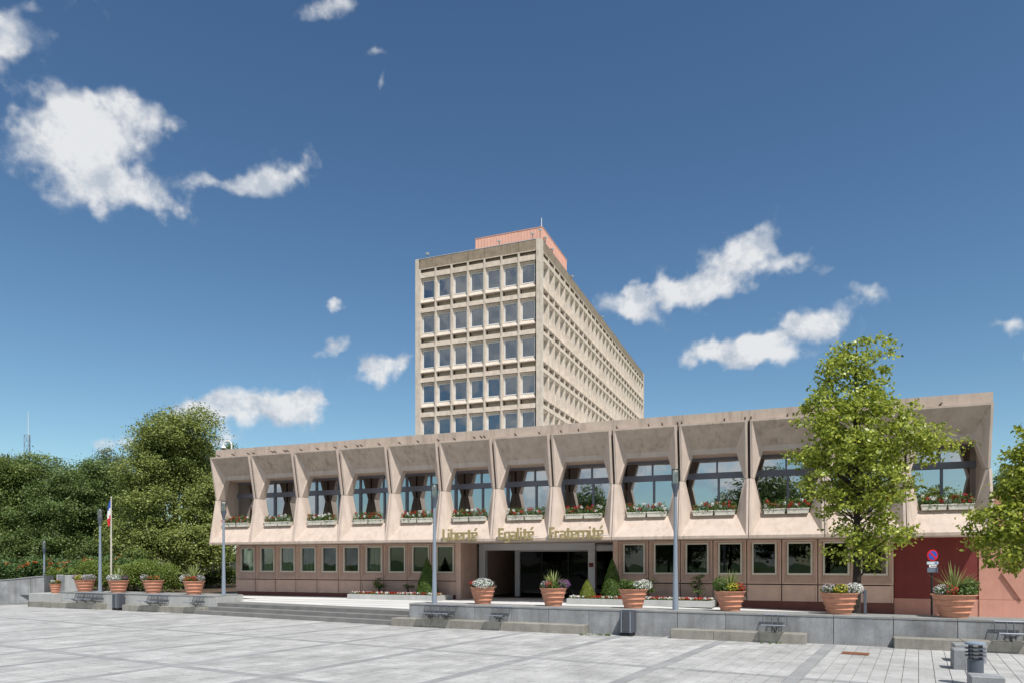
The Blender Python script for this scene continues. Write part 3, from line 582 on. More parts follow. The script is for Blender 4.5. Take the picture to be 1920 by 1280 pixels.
# ------------------------------------------------------------------ office tower
TH = 3.23; TPI = 1.65; ztop = 30.34; zhead = 28.54; NF, NS, NR = 7, 28, 5; pierw = .46
tfw = NF*TPI+2*pierw; tsw = NS*TPI+2*pierw
tc_ = Vector((2.55, 61.5, 0)); tower = empty('office_tower', tc_, -BA); tag(tower, 'beige concrete office tower with a grid of windows behind the low block', 'building')
def cell(yi):
    b = MB(); rb = .09; h = TH; P = TPI; o0, o1 = h-2.27, h-.05; i0, i1 = h-1.88, h-.2; xi = .19
    O = [(rb, 0, o0), (P-rb, 0, o0), (P-rb, 0, o1), (rb, 0, o1)]; I = [(xi, yi, i0), (P-xi, yi, i0), (P-xi, yi, i1), (xi, yi, i1)]
    for i in range(4):
        j = (i+1) % 4; b.poly([O[i], O[j], I[j], I[i]])
    b.box(-rb+.006, rb-.002, -.02, .3, 0, h)                                 # rib on the left edge
    b.box(rb, P-rb, -.035, .06, o0-.06, o0-.002)                             # ledge
    b.poly([(rb, .55, .46), (P-rb, .55, .46), (P-rb, .55, o0-.06), (rb, .55, o0-.06)]); b.poly([(rb, .06, o0-.06), (P-rb, .06, o0-.06), (P-rb, .55, o0-.06), (rb, .55, o0-.06)][::-1])
    b.poly([(rb, .09, .46), (P-rb, .09, .46), (P-rb, .55, .46), (rb, .55, .46)]); b.poly([(rb, 0, .05), (P-rb, 0, .05), (P-rb, .09, .46), (rb, .09, .46)], 1)
    b.box(rb, P-rb, -.025, .05, -.0, .048)                                   # shadow line lip above the next window
    return b.mesh('facade_panel', [M['pier'], M['rough2']])
cms = {True: cell(.28), False: cell(.46)}
b = MB(); h = TH
for q in ((.19, .275, h-1.88, h-.2), (TPI-.275, TPI-.19, h-1.88, h-.2)): b.box(q[0], q[1], .23, .34, q[2], q[3])
for q in ((h-1.88, h-1.80), (h-.28, h-.2)): b.box(.2755, TPI-.2755, .232, .338, q[0], q[1])
tf = b.mesh('window_frame', M['white']); tp = panem(.2755, TPI-.2755, h-1.799, h-.281, .30, M['tglass'])
tb = [panem(.28, TPI-.28, h-.281-q*1.51, h-.281, .38, M['wblind'], 'blind') for q in (.28, .55, 1.0)]
def tower_face(n, origin, rz, front):
    for r in range(NR):
        for i in range(n):
            loc = origin+Vector((math.cos(rz), math.sin(rz), 0))*(pierw+i*TPI)+Vector((0, 0, zhead-(r+1)*TH))
            inw = Vector((-math.sin(rz), math.cos(rz), 0))*(0 if front else .18)
            place('facade_panel', cms[front], tower, loc, rz); w = place('window_frame', tf, tower, loc+inw, rz); place('pane', tp, w)
            if rng.random() < (.34 if front else .3): place('blind', tb[int(rng.integers(0, 3))], w)
    for i in range(n):                                                       # top band
        loc = origin+Vector((math.cos(rz), math.sin(rz), 0))*(pierw+i*TPI)+Vector((0, 0, zhead))
        q = MB(); q.box(.012, TPI-.012, .0, .25, .88, 1.80); place('parapet_panel', q.mesh('parapet_panel', M['rough_']), tower, loc, rz)
        q = MB(); q.poly([(.09, 0, .05), (TPI-.09, 0, .05), (TPI-.09, .06, .52), (.09, .06, .52)]); q.poly([(.09, .06, .52), (TPI-.09, .06, .52), (TPI-.09, .4, .52), (.09, .4, .52)]); q.poly([(.09, .4, .52), (TPI-.09, .4, .52), (TPI-.09, .4, .88), (.09, .4, .88)])
        q.box(.09, TPI-.09, -.03, .05, .8, .876); q.box(-.084, .088, -.022, .25, 0, .876, 1); q.box(.09, TPI-.09, -.025, .05, 0, .048)
        place('top_spandrel', q.mesh('top_spandrel', [M['rough2'], M['pier']]), tower, loc, rz)
tower_face(NF, Vector((-tfw, 0, 0)), 0, True); tower_face(NS, Vector((0, 0, 0)), R(90), False)
def tbx(nm, mat, *a):
    b = MB(); b.box(*a); return b.build(nm, M[mat], tower)
for x0, x1, yy0, yy1 in ((-pierw, .03, -.03, pierw), (-tfw, -tfw+pierw-.09, -.03, pierw), (-pierw, .03, tsw-pierw+.09, tsw)): tbx('corner_pier', 'pier', x0, x1, yy0, yy1, TER, ztop)
zlow = zhead-NR*TH
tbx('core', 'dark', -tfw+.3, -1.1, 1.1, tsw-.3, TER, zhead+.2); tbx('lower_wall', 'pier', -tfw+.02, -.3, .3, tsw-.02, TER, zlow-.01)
tbx('roof', 'rough_', -tfw+.42, -.42, .42, tsw-.05, zhead+.9, ztop-.3); tbx('side_wall', 'pier', -tfw, -tfw+.28, pierw+.01, tsw, TER, ztop-.02); tbx('rear_wall', 'pier', -tfw+.3, -pierw-.01, tsw-.28, tsw-.002, TER, ztop-.02)
tbx('flashing', 'steel', -tfw-.02, -pierw-.02, -.02, .24, ztop+.002, ztop+.05); tbx('flashing', 'alu', -.25, .0, pierw+.02, tsw, ztop+.002, ztop+.04)
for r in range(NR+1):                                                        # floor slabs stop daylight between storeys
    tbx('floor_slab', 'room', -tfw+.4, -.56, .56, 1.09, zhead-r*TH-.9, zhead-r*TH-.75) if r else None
# roof house
rh0 = Vector((-7.3, 1.1, 0)); 
b = MB(); b.box(-6.85, -.32, 1.2, 8.7, ztop-.6, 31.9)
b.build('roof_house', M['roofhouse'], tower)
for i in range(22): tbx('cladding_rib', 'roofhouse', -6.8+i*.3, -6.8+i*.3+.05, 1.172, 1.198, ztop-.6, 31.89)
for i in range(25): tbx('cladding_rib', 'roofhouse', -.318, -.292, 1.25+i*.3, 1.3+i*.3, ztop-.6, 31.89)
tbx('roof_cap', 'roofhouse', -6.88, -.28, 1.16, 8.74, 31.902, 31.94)
def antenna(lx, ly, h, label, dish=True, z=ztop+.05):
    r = empty('roof_antenna', tc_+bu*lx+bi*ly+Vector((0, 0, z)), -BA); tag(r, label, 'antenna', 'small antennas on the tower roof')
    b = MB(); b.tube((0, 0, -.1), (0, 0, h), .035, .03, 7); b.build('mast', M['poled'] if dish else M['white'], r)
    if dish:
        b = MB(); b.lathe([(0, 0), (.10, .02), (.19, .09), (.2, .12), (.0, .06)], 14, 0, (0, 0, h)); b.build('dish', M['white'], r)
antenna(-.45, 1.4, .8, 'thin white rod antenna on the pink roof house', False, 32.0); antenna(-.9, .25, .5, 'white dome antenna left of the front tower corner'); antenna(-.2, .3, .75, 'taller white dome antenna at the front tower corner')
antenna(-4.1, .3, .4, 'small white antenna before the middle of the pink roof house'); antenna(-11.4, .35, .45, 'white antenna alone near the left end of the tower roof'); antenna(-.15, 1.6, .6, 'white dish on the right edge of the tower roof nearest the corner')
antenna(-.15, 3.6, .4, 'white dish on the right edge of the tower roof, second from the corner'); antenna(-.3, 10.4, .5, 'white dish on the right edge just behind the pink roof house'); antenna(-.3, 23, .5, 'white dish far along the right edge of the tower roof')

# ------------------------------------------------------------------ terracotta planters
def pot(pos, rim, h, label, spec, spike=0, group='terracotta planters on the retaining walls'):
    root = empty('terracotta_planter', pos, rng.random()*6); tag(root, label, 'planter', group)
    b = MB(); r0, r1 = rim*.31, rim*.5; pr = [(0, 0), (r0, 0)]
    for i in range(4):
        za, zc = h*i/4, h*(i+1)/4; ra, rc2 = r0+(r1-r0)*i/4, r0+(r1-r0)*(i+1)/4
        pr += [(ra+(rc2-ra)*.82, zc-h*.045), (rc2+.022, zc-h*.03), (rc2+.022, zc)] + ([(rc2, zc+.008)] if i < 3 else [(rc2-.045, zc), (rc2-.06, zc-.05)])
    b.lathe(pr, 30); b.build('pot', M['terra'], root)
    b = MB(); b.lathe([(r1-.055, h-.05), (0, h-.02)], 20); b.build('soil', M['soil'], root)
    names = ['pred', 'pwhite', 'ppurp', 'pyel', 'pora', 'pmauve']; fs = []; gs = []
    for i in range(9):
        t = i*.7; q = r1*.55*(i > 0); gs.append((mound((q*math.cos(t), q*math.sin(t), h+.06), (r1*.5, r1*.5, .11), 150, .06), 0))
    for (t, nm, sc) in spec:                                   # flower patches: direction, colour, size
        q = r1*.72; t -= root.rotation_euler.z; c = (q*math.cos(t), q*math.sin(t), h+.10)
        if nm == 'leaf': gs.append((mound((c[0], c[1], h+.16*sc), (.2*sc, .2*sc, .2*sc), 330, .055), 0)); continue
        if nm == 'dusk': gs.append((mound((c[0], c[1], h+.02), (.18*sc, .18*sc, .2*sc), 260, .06), 1)); continue
        gs.append((mound(c, (.2*sc, .2*sc, .13*sc), 160, .05), 0)); fs.append((mound((c[0]*1.08, c[1]*1.08, c[2]+.02), (.2*sc, .2*sc, .14*sc), int(300*sc*sc), .036, .9, .85), names.index(nm)))
    place('foliage', leaf_mesh('foliage', gs, [M['plant'], M['dusk']]), root)
    if fs: place('flowers', leaf_mesh('flowers', fs, [M[x] for x in names]), root)
    if spike:
        b = MB()
        for i in range(44):
            t = rng.random()*6.283; tilt = (.08+1.0*rng.random()**.8); L_ = spike*(.75+.3*rng.random()); d = Vector((math.cos(t)*math.sin(tilt), math.sin(t)*math.sin(tilt), math.cos(tilt))); sd_ = Vector((-math.sin(t), math.cos(t), 0))*.017
            p0 = Vector((0, 0, h+.02)); p1 = p0+d*L_*.55; p2 = p0+d*L_-Vector((0, 0, .10*L_*tilt*tilt))
            b.add([p0-sd_*.6, p0+sd_*.6, p1+sd_, p1-sd_, p2], [(0, 1, 2, 3), (3, 2, 4)])
        b.build('spiky_plant', M['spike'], root)
    return root
def wp(C_, u, w, z): p = C_+wu*u+wi*w; return Vector((p.x, p.y, z))
FR = -math.pi/2
pot(wp(CR, 2.28, .78, TOP), .80, .54, 'terracotta planter of white flowers with red edges before the entrance', [(FR, 'pwhite', 1.3), (FR-.5, 'pwhite', .9), (FR-1.3, 'pred', .7), (FR+.5, 'pwhite', 1.0), (FR+1.4, 'dusk', .9), (2.0, 'dusk', 1)])
pot(wp(CR, 4.73, .72, TOP), .80, .54, 'terracotta planter with spiky plant and purple flowers before the entrance', [(FR-.9, 'pmauve', .8), (FR-.5, 'pred', .7), (FR, 'leaf', .6), (FR+1.2, 'ppurp', 1.15), (FR+1.6, 'ppurp', 1)], .62)
pot(wp(CR, 7.21, .74, TOP), .82, .55, 'terracotta planter of trailing white flowers beside the yellow topiary', [(FR-1.2, 'leaf', .9), (FR-.4, 'leaf', .8), (FR+.3, 'pwhite', .9), (FR+1.2, 'pwhite', 1.2), (FR+1.7, 'pwhite', 1)])
pot(wp(CR, 9.93, .68, TOP), .80, .54, 'terracotta planter with spiky plant, yellow and red flowers right of the tall lamp', [(FR-1.2, 'leaf', 1.2), (FR-1.9, 'leaf', 1), (FR-.1, 'pyel', .8), (FR+.5, 'pred', .85), (FR+1.4, 'dusk', 1.1)], .62)
pot(wp(CR, 12.63, .66, TOP), .90, .54, 'terracotta planter of yellow and white flowers in front of the tree trunk', [(FR-1.2, 'pmauve', .9), (FR-.3, 'pyel', .9), (FR+.3, 'pmauve', .9), (FR+1.1, 'pwhite', 1.1), (FR+1.5, 'pwhite', 1)])
pot(wp(CR, 15.12, .54, TOP), .94, .55, 'large terracotta planter with spiky plant in front of the dark red wall', [(FR-1.3, 'pwhite', .9), (FR-.7, 'pred', .8), (FR+.2, 'leaf', .9), (FR+.9, 'leaf', 1.1), (FR+1.4, 'leaf', 1.2)], .82)
pot(wp(CL, .87, .62, TOP), .86, .54, 'terracotta planter of purple and yellow flowers left of the second lamp', [(FR-1.2, 'ppurp', 1), (FR-.3, 'pyel', .9), (FR+.6, 'pmauve', 1.0), (FR+1.4, 'pmauve', 1)])
pot(wp(CL, 3.34, .5, TOP), .86, .54, 'terracotta planter of white and mauve flowers below the flag pole', [(FR-1.2, 'ppurp', .8), (FR-.3, 'pwhite', 1.1), (FR+.3, 'pwhite', 1.0), (FR+1.3, 'ppurp', .8)], .7)
pot(wp(CL, 5.26, .75, TOP), .86, .56, 'terracotta planter of mauve and orange flowers above the pair of seats', [(FR-1.3, 'pmauve', 1), (FR-.5, 'dusk', .7), (FR+.1, 'pred', .6), (FR+.9, 'pora', .7), (FR+1.2, 'leaf', 1)])
pot(wp(CL, 8.09, .45, TOP), .84, .56, 'terracotta planter with spiky plant beside the lamp at the building corner', [(FR-1.5, 'pwhite', 1.3), (FR-.5, 'pora', .7), (FR+.4, 'pred', .7), (FR+1.2, 'pmauve', 1)], .85)
o = MB().cbox(-1.1, .75, -.5, 1.2, -.01, .55, .012).build('stone_plinth', M['stonel'], None, loc=ray(100, 34.2, 0), rz=-WALLA); tag(o, 'low pale stone plinth carrying the small terracotta pot', 'plinth')
pot(ray(104, 34, .55), .5, .46, 'small terracotta pot on the ground beside the sloping ramp wall', [(FR, 'pwhite', .6), (FR+1, 'pora', .5)])
pot(wp(CL, 2.25, 1.25, TOP), .46, .36, 'small terracotta pot tucked behind the second lamp post', [(FR, 'pwhite', .6), (FR+1, 'pwhite', .5)])

# ------------------------------------------------------------------ lamp posts
def lamp(pos, h, label):
    root = empty('street_lamp', pos); tag(root, label, 'lamp post', 'grey lamp posts on the walls')
    b = MB(); b.lathe([(.085, 0), (.08, .3), (.06, 1.3), (.042, h-.75), (.04, h-.74)], 14); b.build('pole', M['pole'], root)
    b = MB(); b.lathe([(.042, h-.78), (.06, h-.66), (.115, h-.45), (.12, h-.42), (0, h-.42)], 16); b.build('collar', M['poled'], root)
    b = MB(); b.lathe([(.105, h-.419), (.112, h-.02), (.09, h), (0, h)], 16); b.build('lantern_glass', M['lampg'], root)
    b = MB(); b.lathe([(.06, h-.415), (.06, h-.22), (.075, h-.2), (.075, h-.1), (.03, h-.09), (.03, h-.03)], 12); b.build('lamp_core', M['lampi'], root)
for p, z, lb in ((wp(CR, 8.5, .42, TOP), 3.92, 'tall grey lamp post before the right hand bays, nearest of the lamps'), (wp(CR, .8, .25, TOP), 3.85, 'tall grey lamp post beside the word Liberté'), (wp(CL, 9.45, .75, TOP), 3.85, 'tall grey lamp post at the left corner of the building'), (wp(CL, 2.25, .4, TOP), 3.75, 'tall grey lamp post left of the flag pole'), (ray(83, 39, 0), 3.27, 'small lamp post standing in front of the left hedge')): lamp(p, z, lb)
# flag pole and flag
fp = ray(208.5, 37, TER); b = MB(); b.lathe([(.05, 0), (.045, 2.5), (.028, 4.95), (.028, 5.0), (.045, 5.03), (.03, 5.08), (0, 5.09)], 10); tag(b.build('flag_pole', M['cream'], None, loc=fp), 'slim cream flag pole rising behind the left planters', 'flag pole')
fl = empty('flag', fp); tag(fl, 'blue white and red flag hanging limp from the pole', 'flag')
for j, (nm, m_) in enumerate((('blue_stripe', 'fblue'), ('white_stripe', 'fwhite'), ('red_stripe', 'fred'))):
    b = MB(); rows = 8; cols = 10; V = []
    for r_ in range(rows+1):
        for c in range(cols+1):
            t = (j+c/cols)/3; s = r_/rows; z = 4.9-.12*s-1.28*t*(.9+.1*s)-.15*s*t; x = -.03-.17*s*(.4+.6*math.sin(t*2.4))+.02*math.sin(9*s+5*t); y = .05*math.sin(s*11+t*4)
            V.append((x, y, z))
    b.add(V, [(r_*(cols+1)+c, r_*(cols+1)+c+1, (r_+1)*(cols+1)+c+1, (r_+1)*(cols+1)+c) for r_ in range(rows) for c in range(cols)], 0, True); b.build(nm, M[m_], fl)

# ------------------------------------------------------------------ seats
def seat(C_, u, label):
    root = empty('wire_seat', C_+wu*u, -WALLA); tag(root, label, 'seat', 'wire seats fixed to the retaining walls')
    b = MB(); w = .29
    for i in range(21):
        x = -w+.01+i*(2*w-.02)/20; b.tube((x, -.64, .455), (x, -.22, .43), .008, .008, 4, caps=False)
    for yy in (-.5, -.36): b.tube((-w, yy, .44), (w, yy, .44), .005, .005, 4)
    b.build('seat_mesh', M['wire'], root)
    b = MB()
    for i in range(21):
        x = -w+.01+i*(2*w-.02)/20; b.tube((x, -.22, .44), (x, -.10, .675), .0036, .0036, 4, caps=False)
    b.build('back_mesh', M['wire'], root)
    b = MB(); b.tube((-w-.005, -.65, .457), (w+.005, -.65, .457), .016, .016, 8); b.build('front_rail', M['tubem'], root)
    b = MB(); b.tube((-w-.005, -.10, .682), (w+.005, -.10, .682), .019, .019, 8); b.build('top_rail', M['tubem'], root)
    b = MB()
    for x in (-w, w): b.path([(x, -.65, .455), (x, -.21, .43), (x, -.10, .68)], [.012]*3, 6)
    for x in (-.07, .07): b.path([(x, -.22, .435), (x, -.10, .678)], [.013]*2, 6)
    b.build('side_frame', M['wire'], root)
    b = MB(); b.path([(-.06, -.5, .43), (-.05, -.34, .33), (-.05, -.005, .33)], [.012]*3, 6); b.path([(.06, -.5, .43), (.05, -.34, .33), (.05, -.005, .33)], [.012]*3, 6); b.path([(-.2, -.3, .42), (0, -.28, .36), (.2, -.3, .42)], [.01]*3, 6); b.tube((0, -.27, .34), (0, -.27, .25), .02, .02, 6)
    b.build('bracket', M['wire'], root)
def uat(x, C_, w=-.3):                                          # wall coordinate of a photo column at depth w from the wall face
    d = Vector(((x-960)/F, 1, 0)); t = (C_+wi*w).dot(wi)/d.dot(wi); return (d*t-C_).dot(wu)
for C_, x, lb in ((CR, 806, 'wire seat left of the pair just right of the steps'), (CR, 835, 'wire seat right of the pair just right of the steps'), (CR, 935, 'single wire seat below the white flowered planter'), (CR, 1452, 'single wire seat between the tall lamp and the tree'), (CR, 1897, 'single wire seat at the right edge of the picture'),
    (CL, 143, 'leftmost wire seat in the row of three'), (CL, 160, 'middle wire seat in the row of three'), (CL, 177, 'rightmost wire seat in the row of three beside the bin'), (CL, 280, 'left wire seat of the pair right of the far bin'), (CL, 299, 'right wire seat of the pair right of the far bin'), (CL, 366, 'single wire seat left of the corner lamp post')): seat(C_, uat(x, C_), lb)
# ------------------------------------------------------------------ bins
def bin_(pos, label):
    root = empty('litter_bin', pos, -WALLA); tag(root, label, 'bin', 'litter bins against the walls')
    b = MB(); b.cbox(-.17, .17, -.16, .16, 0, .10, .01); b.build('base', M['tyre'], root)
    prof = [(-.20, -.10), (-.12, -.19), (.12, -.19), (.20, -.10), (.20, .16), (-.20, .16)]
    b = MB(); n = 6; b.add([(x, y, .10) for x, y in prof]+[(x, y, .68) for x, y in prof], [(i, (i+1) % n, n+(i+1) % n, n+i) for i in range(n)]+[(5, 4, 3, 2, 1, 0)]); b.add([(x, y, .68) for x, y in prof]+[(x*.86, y*.86, .68) for x, y in prof]+[(x*.86, y*.86, .3) for x, y in prof], [(i, (i+1) % n, n+(i+1) % n, n+i) for i in range(n)]+[(n+i, n+(i+1) % n, 2*n+(i+1) % n, 2*n+i) for i in range(n)]+[tuple(range(12, 18))]); b.build('body', M['bin_'], root)
    b = MB(); b.box(-.105, .105, -.197, -.1905, .14, .64); b.build('front_panel', M['wire'], root)
    for x in (-.125, .125): b = MB(); b.box(x-.012, x+.012, -.199, -.184, .10, .68); b.build('edge_strip', M['pole'], root)
    b = MB(); b.box(-.19, .19, .10, .19, .66, .70); b.build('hinge', M['poled'], root)
bin_(wp(CR, uat(1176, CR), -.26, 0), 'charcoal litter bin against the wall below the trailing white planter'); bin_(wp(CL, uat(220, CL), -.26, 0), 'charcoal litter bin against the left wall below the flag pole')
# ------------------------------------------------------------------ bollard light, blocks, drain, post, sign
bl = empty('bollard_light', ground(1829, 1284)); tag(bl, 'dark slatted bollard light at the lower right', 'bollard light')
b = MB(); b.lathe([(.0, 0), (.12, 0), (.115, .02), (.115, .44), (.0, .44)], 24); b.build('body', M['poled'], bl)
b = MB(); b.lathe([(.08, .44), (.08, .67)], 20); b.build('lantern', M['lampg'], bl)
for i in range(3): b = MB(); b.lathe([(.08, .485+i*.06), (.15, .48+i*.06), (.15, .495+i*.06), (.08, .505+i*.06)], 28); b.build('louvre', M['poled'], bl)
for i in range(4): t = i*1.571+.5; b = MB(); b.tube((.10*math.cos(t), .10*math.sin(t), .43), (.10*math.cos(t), .10*math.sin(t), .68), .013, .013, 6); b.build('bar', M['poled'], bl)
b = MB(); b.lathe([(0, .67), (.15, .67), (.155, .685), (.15, .705), (.08, .722), (0, .728)], 28); b.build('cap', M['pole'], bl)
def block(p, wx, wy, h, label):
    o = MB().cbox(-wx/2, wx/2, -wy/2, wy/2, -.01, h, .014).build('stone_block', M['stone'], None, loc=p, rz=-WALLA); tag(o, label, 'block', 'cut stone blocks by the bollard light')
block(ground(1812, 1246)+Vector((.40, .55, 0)), .55, .5, .36, 'stone block between the wall ledge and the bollard light'); block(ground(1832, 1262)+Vector((.08, .62, 0)), .26, .4, .38, 'narrow stone block just behind the bollard light'); block(ground(1853, 1300)+Vector((-.04, .0, 0)), .44, .4, .29, 'stone block in front of the bollard light at the bottom edge')
dc = empty('drain_cover', ground(1604, 1224.5)+Vector((0, 0, .004)), ang); tag(dc, 'rusty iron drain cover set in the paving', 'drain cover')
b = MB(); b.box(-.24, .24, -.27, .27, 0, .008); b.build('plate', M['rust'], dc)
for i in range(7): b = MB(); b.box(-.2, .2, -.235+i*.07, -.2+i*.07, .008, .013); b.build('bar', M['rust'], dc)
mp_ = wp(CR, uat(1622, CR, .9), .9, TOP); o = empty('steel_post', mp_, -WALLA); tag(o, 'short dark steel post beside the tree trunk', 'post')
b = MB(); b.cbox(-.035, .035, -.035, .035, 0, .62, .008); b.build('upright', M['poled'], o); b = MB(); b.cbox(-.13, -.036, -.02, .02, .52, .57, .004); b.build('arm', M['poled'], o)
sp = wp(CR, uat(1747, CR, 1.3), 1.3, 0); sp.z = ter_z(sp); sg = empty('parking_sign', sp, R(4)); tag(sg, 'round blue and red no parking sign with plates on a dark pole', 'sign')
b = MB(); b.tube((0, 0, 0), (0, 0, 2.13), .024, .024, 8); b.build('pole', M['tyre'], sg)
def disc(r, y, m_, nm, z=2.0, a0=0):
    b = MB(); n = 28; b.add([(r*math.cos(6.2832*i/n), y, z+r*math.sin(6.2832*i/n)) for i in range(n)]+[(r*math.cos(6.2832*i/n), y+.006, z+r*math.sin(6.2832*i/n)) for i in range(n)], [tuple(range(n))]+[(i, n+i, n+(i+1) % n, (i+1) % n) for i in range(n)]); b.build(nm, M[m_], sg)
disc(.145, -.034, 'sred', 'disc'); disc(.108, -.041, 'sblue', 'disc_centre')
b = MB(); a_ = .105*.707; q = .016; b.poly([(-a_-q, -.043, 2.0+a_-q), (-a_+q, -.043, 2.0+a_+q), (a_+q, -.043, 2.0-a_+q), (a_-q, -.043, 2.0-a_-q)]); b.build('slash', M['sred'], sg)
for z0, z1, m_, x0, x1 in ((1.77, 1.84, 'splate', -.15, .15), (1.695, 1.76, 'fwhite', -.09, .11), (1.57, 1.685, 'sdark', -.14, .14)): b = MB(); b.box(x0, x1, -.036, -.028, z0, z1); b.build('plate', M[m_], sg)
b = MB(); b.box(-.06, .08, -.0385, -.0365, 1.718, 1.738); b.build('plate_marking', M['tyre'], sg)
for q in (.05, .09): b = MB(); b.box(q, q+.028, -.0385, -.0365, 1.785, 1.825); b.build('plate_symbol', M['sblue'], sg)

# ------------------------------------------------------------------ flower beds, topiary, shrubs by the facade
def bed(u0, u1, w0, w1, label):
    root = empty('flower_bed', BP(u0, w0, TER), -BA); tag(root, label, 'flower bed'); Lx, Ly = u1-u0, w1-w0; n = max(2, round(Lx/1.3)); s = Lx/n
    for i in range(n): b = MB(); b.cbox(i*s+.003, (i+1)*s-.003, 0, .1, -.01, .22, .006); b.build('kerb_stone', M['stonel'], root)
    for x in (0, Lx-.1): b = MB(); b.cbox(x, x+.1, .102, Ly, -.01, .22, .006); b.build('kerb_stone', M['stonel'], root)
    b = MB(); b.box(.1, Lx-.1, .1, Ly, 0, .18); b.build('soil', M['soil'], root)
    fs = []; gs = []; k = int(Lx/.16)
    for i in range(k):
        for r_ in range(3):
            c = (.15+(Lx-.3)*i/(k-1)+rng.normal()*.02, .2+.18*r_, .24); gs.append((mound(c, (.1, .1, .07), 26, .06), 0))
            cc = int(rng.choice([0, 1, 2], p=[.5, .38, .12])) if (i//3+r_) % 2 else (0 if (i//4) % 2 else 1); fs.append((mound((c[0], c[1], .29), (.085, .085, .05), 26, .05, 1.0), cc))
    place('foliage', leaf_mesh('foliage', gs, [M['plant']]), root); place('flowers', leaf_mesh('flowers', fs, [M['pred'], M['pwhite'], M['pora']]), root)
bed(7.55, 12.1, .35, 1.7, 'red and white flower bed under the left ground floor windows'); bed(17.75, 23.2, .1, 1.7, 'red and white flower bed under the right ground floor windows')
def topiary(u, w, r, h, mat, label):
    root = empty('topiary_cone', BP(u, w, TER+.17)); tag(root, label, 'topiary', 'clipped cones by the entrance'); n = 5200
    t = rng.random(n)*6.283; s = 1-np.sqrt(rng.random(n)); prof = (1-s)**.8*np.minimum(1, .75+s*3); rr = r*prof*(1+rng.normal(size=n)*.05)
    P = np.stack([rr*np.cos(t), rr*np.sin(t), s*h], 1); Nn = unit(np.stack([np.cos(t), np.sin(t), np.full(n, .4)], 1)+rng.normal(size=(n, 3))*.5)
    place('foliage', leaf_mesh('foliage', [(leaf_arrays(P, Nn, .06), 0)], [mat]), root)
    b = MB(); b.lathe([(r*.7, 0), (r*.75, h*.1), (r*.5, h*.4), (r*.22, h*.72), (0, h*.93)], 14); b.build('inner_growth', mat, root)
topiary(11.15, 1.1, .50, 1.68, M['box_'], 'tall green clipped cone beside the left flower bed'); topiary(19.35, .95, .47, 1.60, M['box_'], 'tall green clipped cone right of the entrance'); topiary(18.45, .6, .36, .80, M['boxy'], 'short yellow green clipped cone right of the entrance')
def shrub(pos, r, h, label, mat='deep', cat='shrub', n=26, nl=40, size=.06, group=None):
    clump_tree('shrub', label, pos, [(0, 0, h*.6, r, r, h*.42), (r*.2, 0, h*.4, r*.8, r*.8, h*.3)], n, nl, size, M[mat], .03, h*.75, group, clump=r*.4, bark='barkl', limbs=14, cat=cat, shell=.35)
shrub(BP(8.6, 1.3, TER+.15), .28, .75, 'small rose bush at the left end of the flower bed'); shrub(BP(10.1, 1.3, TER+.15), .26, .55, 'smaller rose bush in the middle of the left flower bed'); shrub(BP(20.75, .8, TER+.15), .30, .95, 'dark rose bush behind the trailing white planter'); shrub(BP(22.6, 1.0, TER+.15), .28, 1.05, 'dark rose bush right of the tall lamp post')

# ------------------------------------------------------------------ left edge: ramp wall, block, hedges
rw = empty('ramp_wall', (0, 0, 0)); tag(rw, 'sloping grey stone ramp wall at the left edge', 'wall')
xs_ = [(-140, 1.02), (-60, 1.07), (-20, 1.10), (30, 1.20), (57, 1.28), (83, 1.33)]
for (xa_, za_), (xb_, zb_) in zip(xs_[:-1], xs_[1:]):
    ln = lambda q: ground(q, 1130+(83-q)*.012); a = ln(xa_+.25); c = ln(xb_-.25); bk = Vector((-.3, 1.2, 0)); b = MB()
    lo = [a, c, c+bk, a+bk]; hi = [Vector((a.x, a.y, za_)), Vector((c.x, c.y, zb_)), Vector((c.x, c.y, zb_))+bk, Vector((a.x, a.y, za_))+bk]
    b.add(lo+hi, [(0, 1, 5, 4), (1, 2, 6, 5), (2, 3, 7, 6), (3, 0, 4, 7), (4, 5, 6, 7)]); b.build('stone_slab', M['stone'], rw)
    b = MB(); h2 = [Vector((p.x, p.y-.03, p.z+.003)) for p in hi[:2]]+hi[2:]; b.add([p for p in h2]+[p+Vector((0, 0, .05)) for p in h2], [(0, 1, 5, 4), (1, 2, 6, 5), (3, 0, 4, 7), (4, 5, 6, 7), (2, 3, 7, 6)]); b.build('coping', M['cope'], rw)
o = empty('far_parapet', ray(-30, 42, 0)); tag(o, 'long grey stone parapet behind the ramp wall', 'wall'); b = MB(); b.cbox(-6, 3.6, 0, .4, -.02, 1.30, .02); b.build('wall', M['stone'], o)
o = empty('stone_pier', ray(108, 35.6, 0), -WALLA); tag(o, 'upright grey stone slab pier behind the purple flowered planter', 'wall')
b = MB(); b.cbox(0, .55, 0, .3, 0, 1.40, .01); b.build('dark_slab', M['stone'], o); b = MB(); b.cbox(.556, 2.0, .02, .3, 0, 1.40, .01); b.build('pale_slab', M['stonel'], o); b = MB(); b.cbox(-.1, -.005, .0, .3, 0, 1.42, .006); b.build('edge_slab', M['stonel'], o)
o = MB().cbox(-1.6, 1.35, 0, .3, 0, .93, .012).build('garden_wall', M['stonel'], None, loc=ray(84, 37, 0), rz=-WALLA); tag(o, 'low pale stone wall behind the small terracotta pot', 'wall')
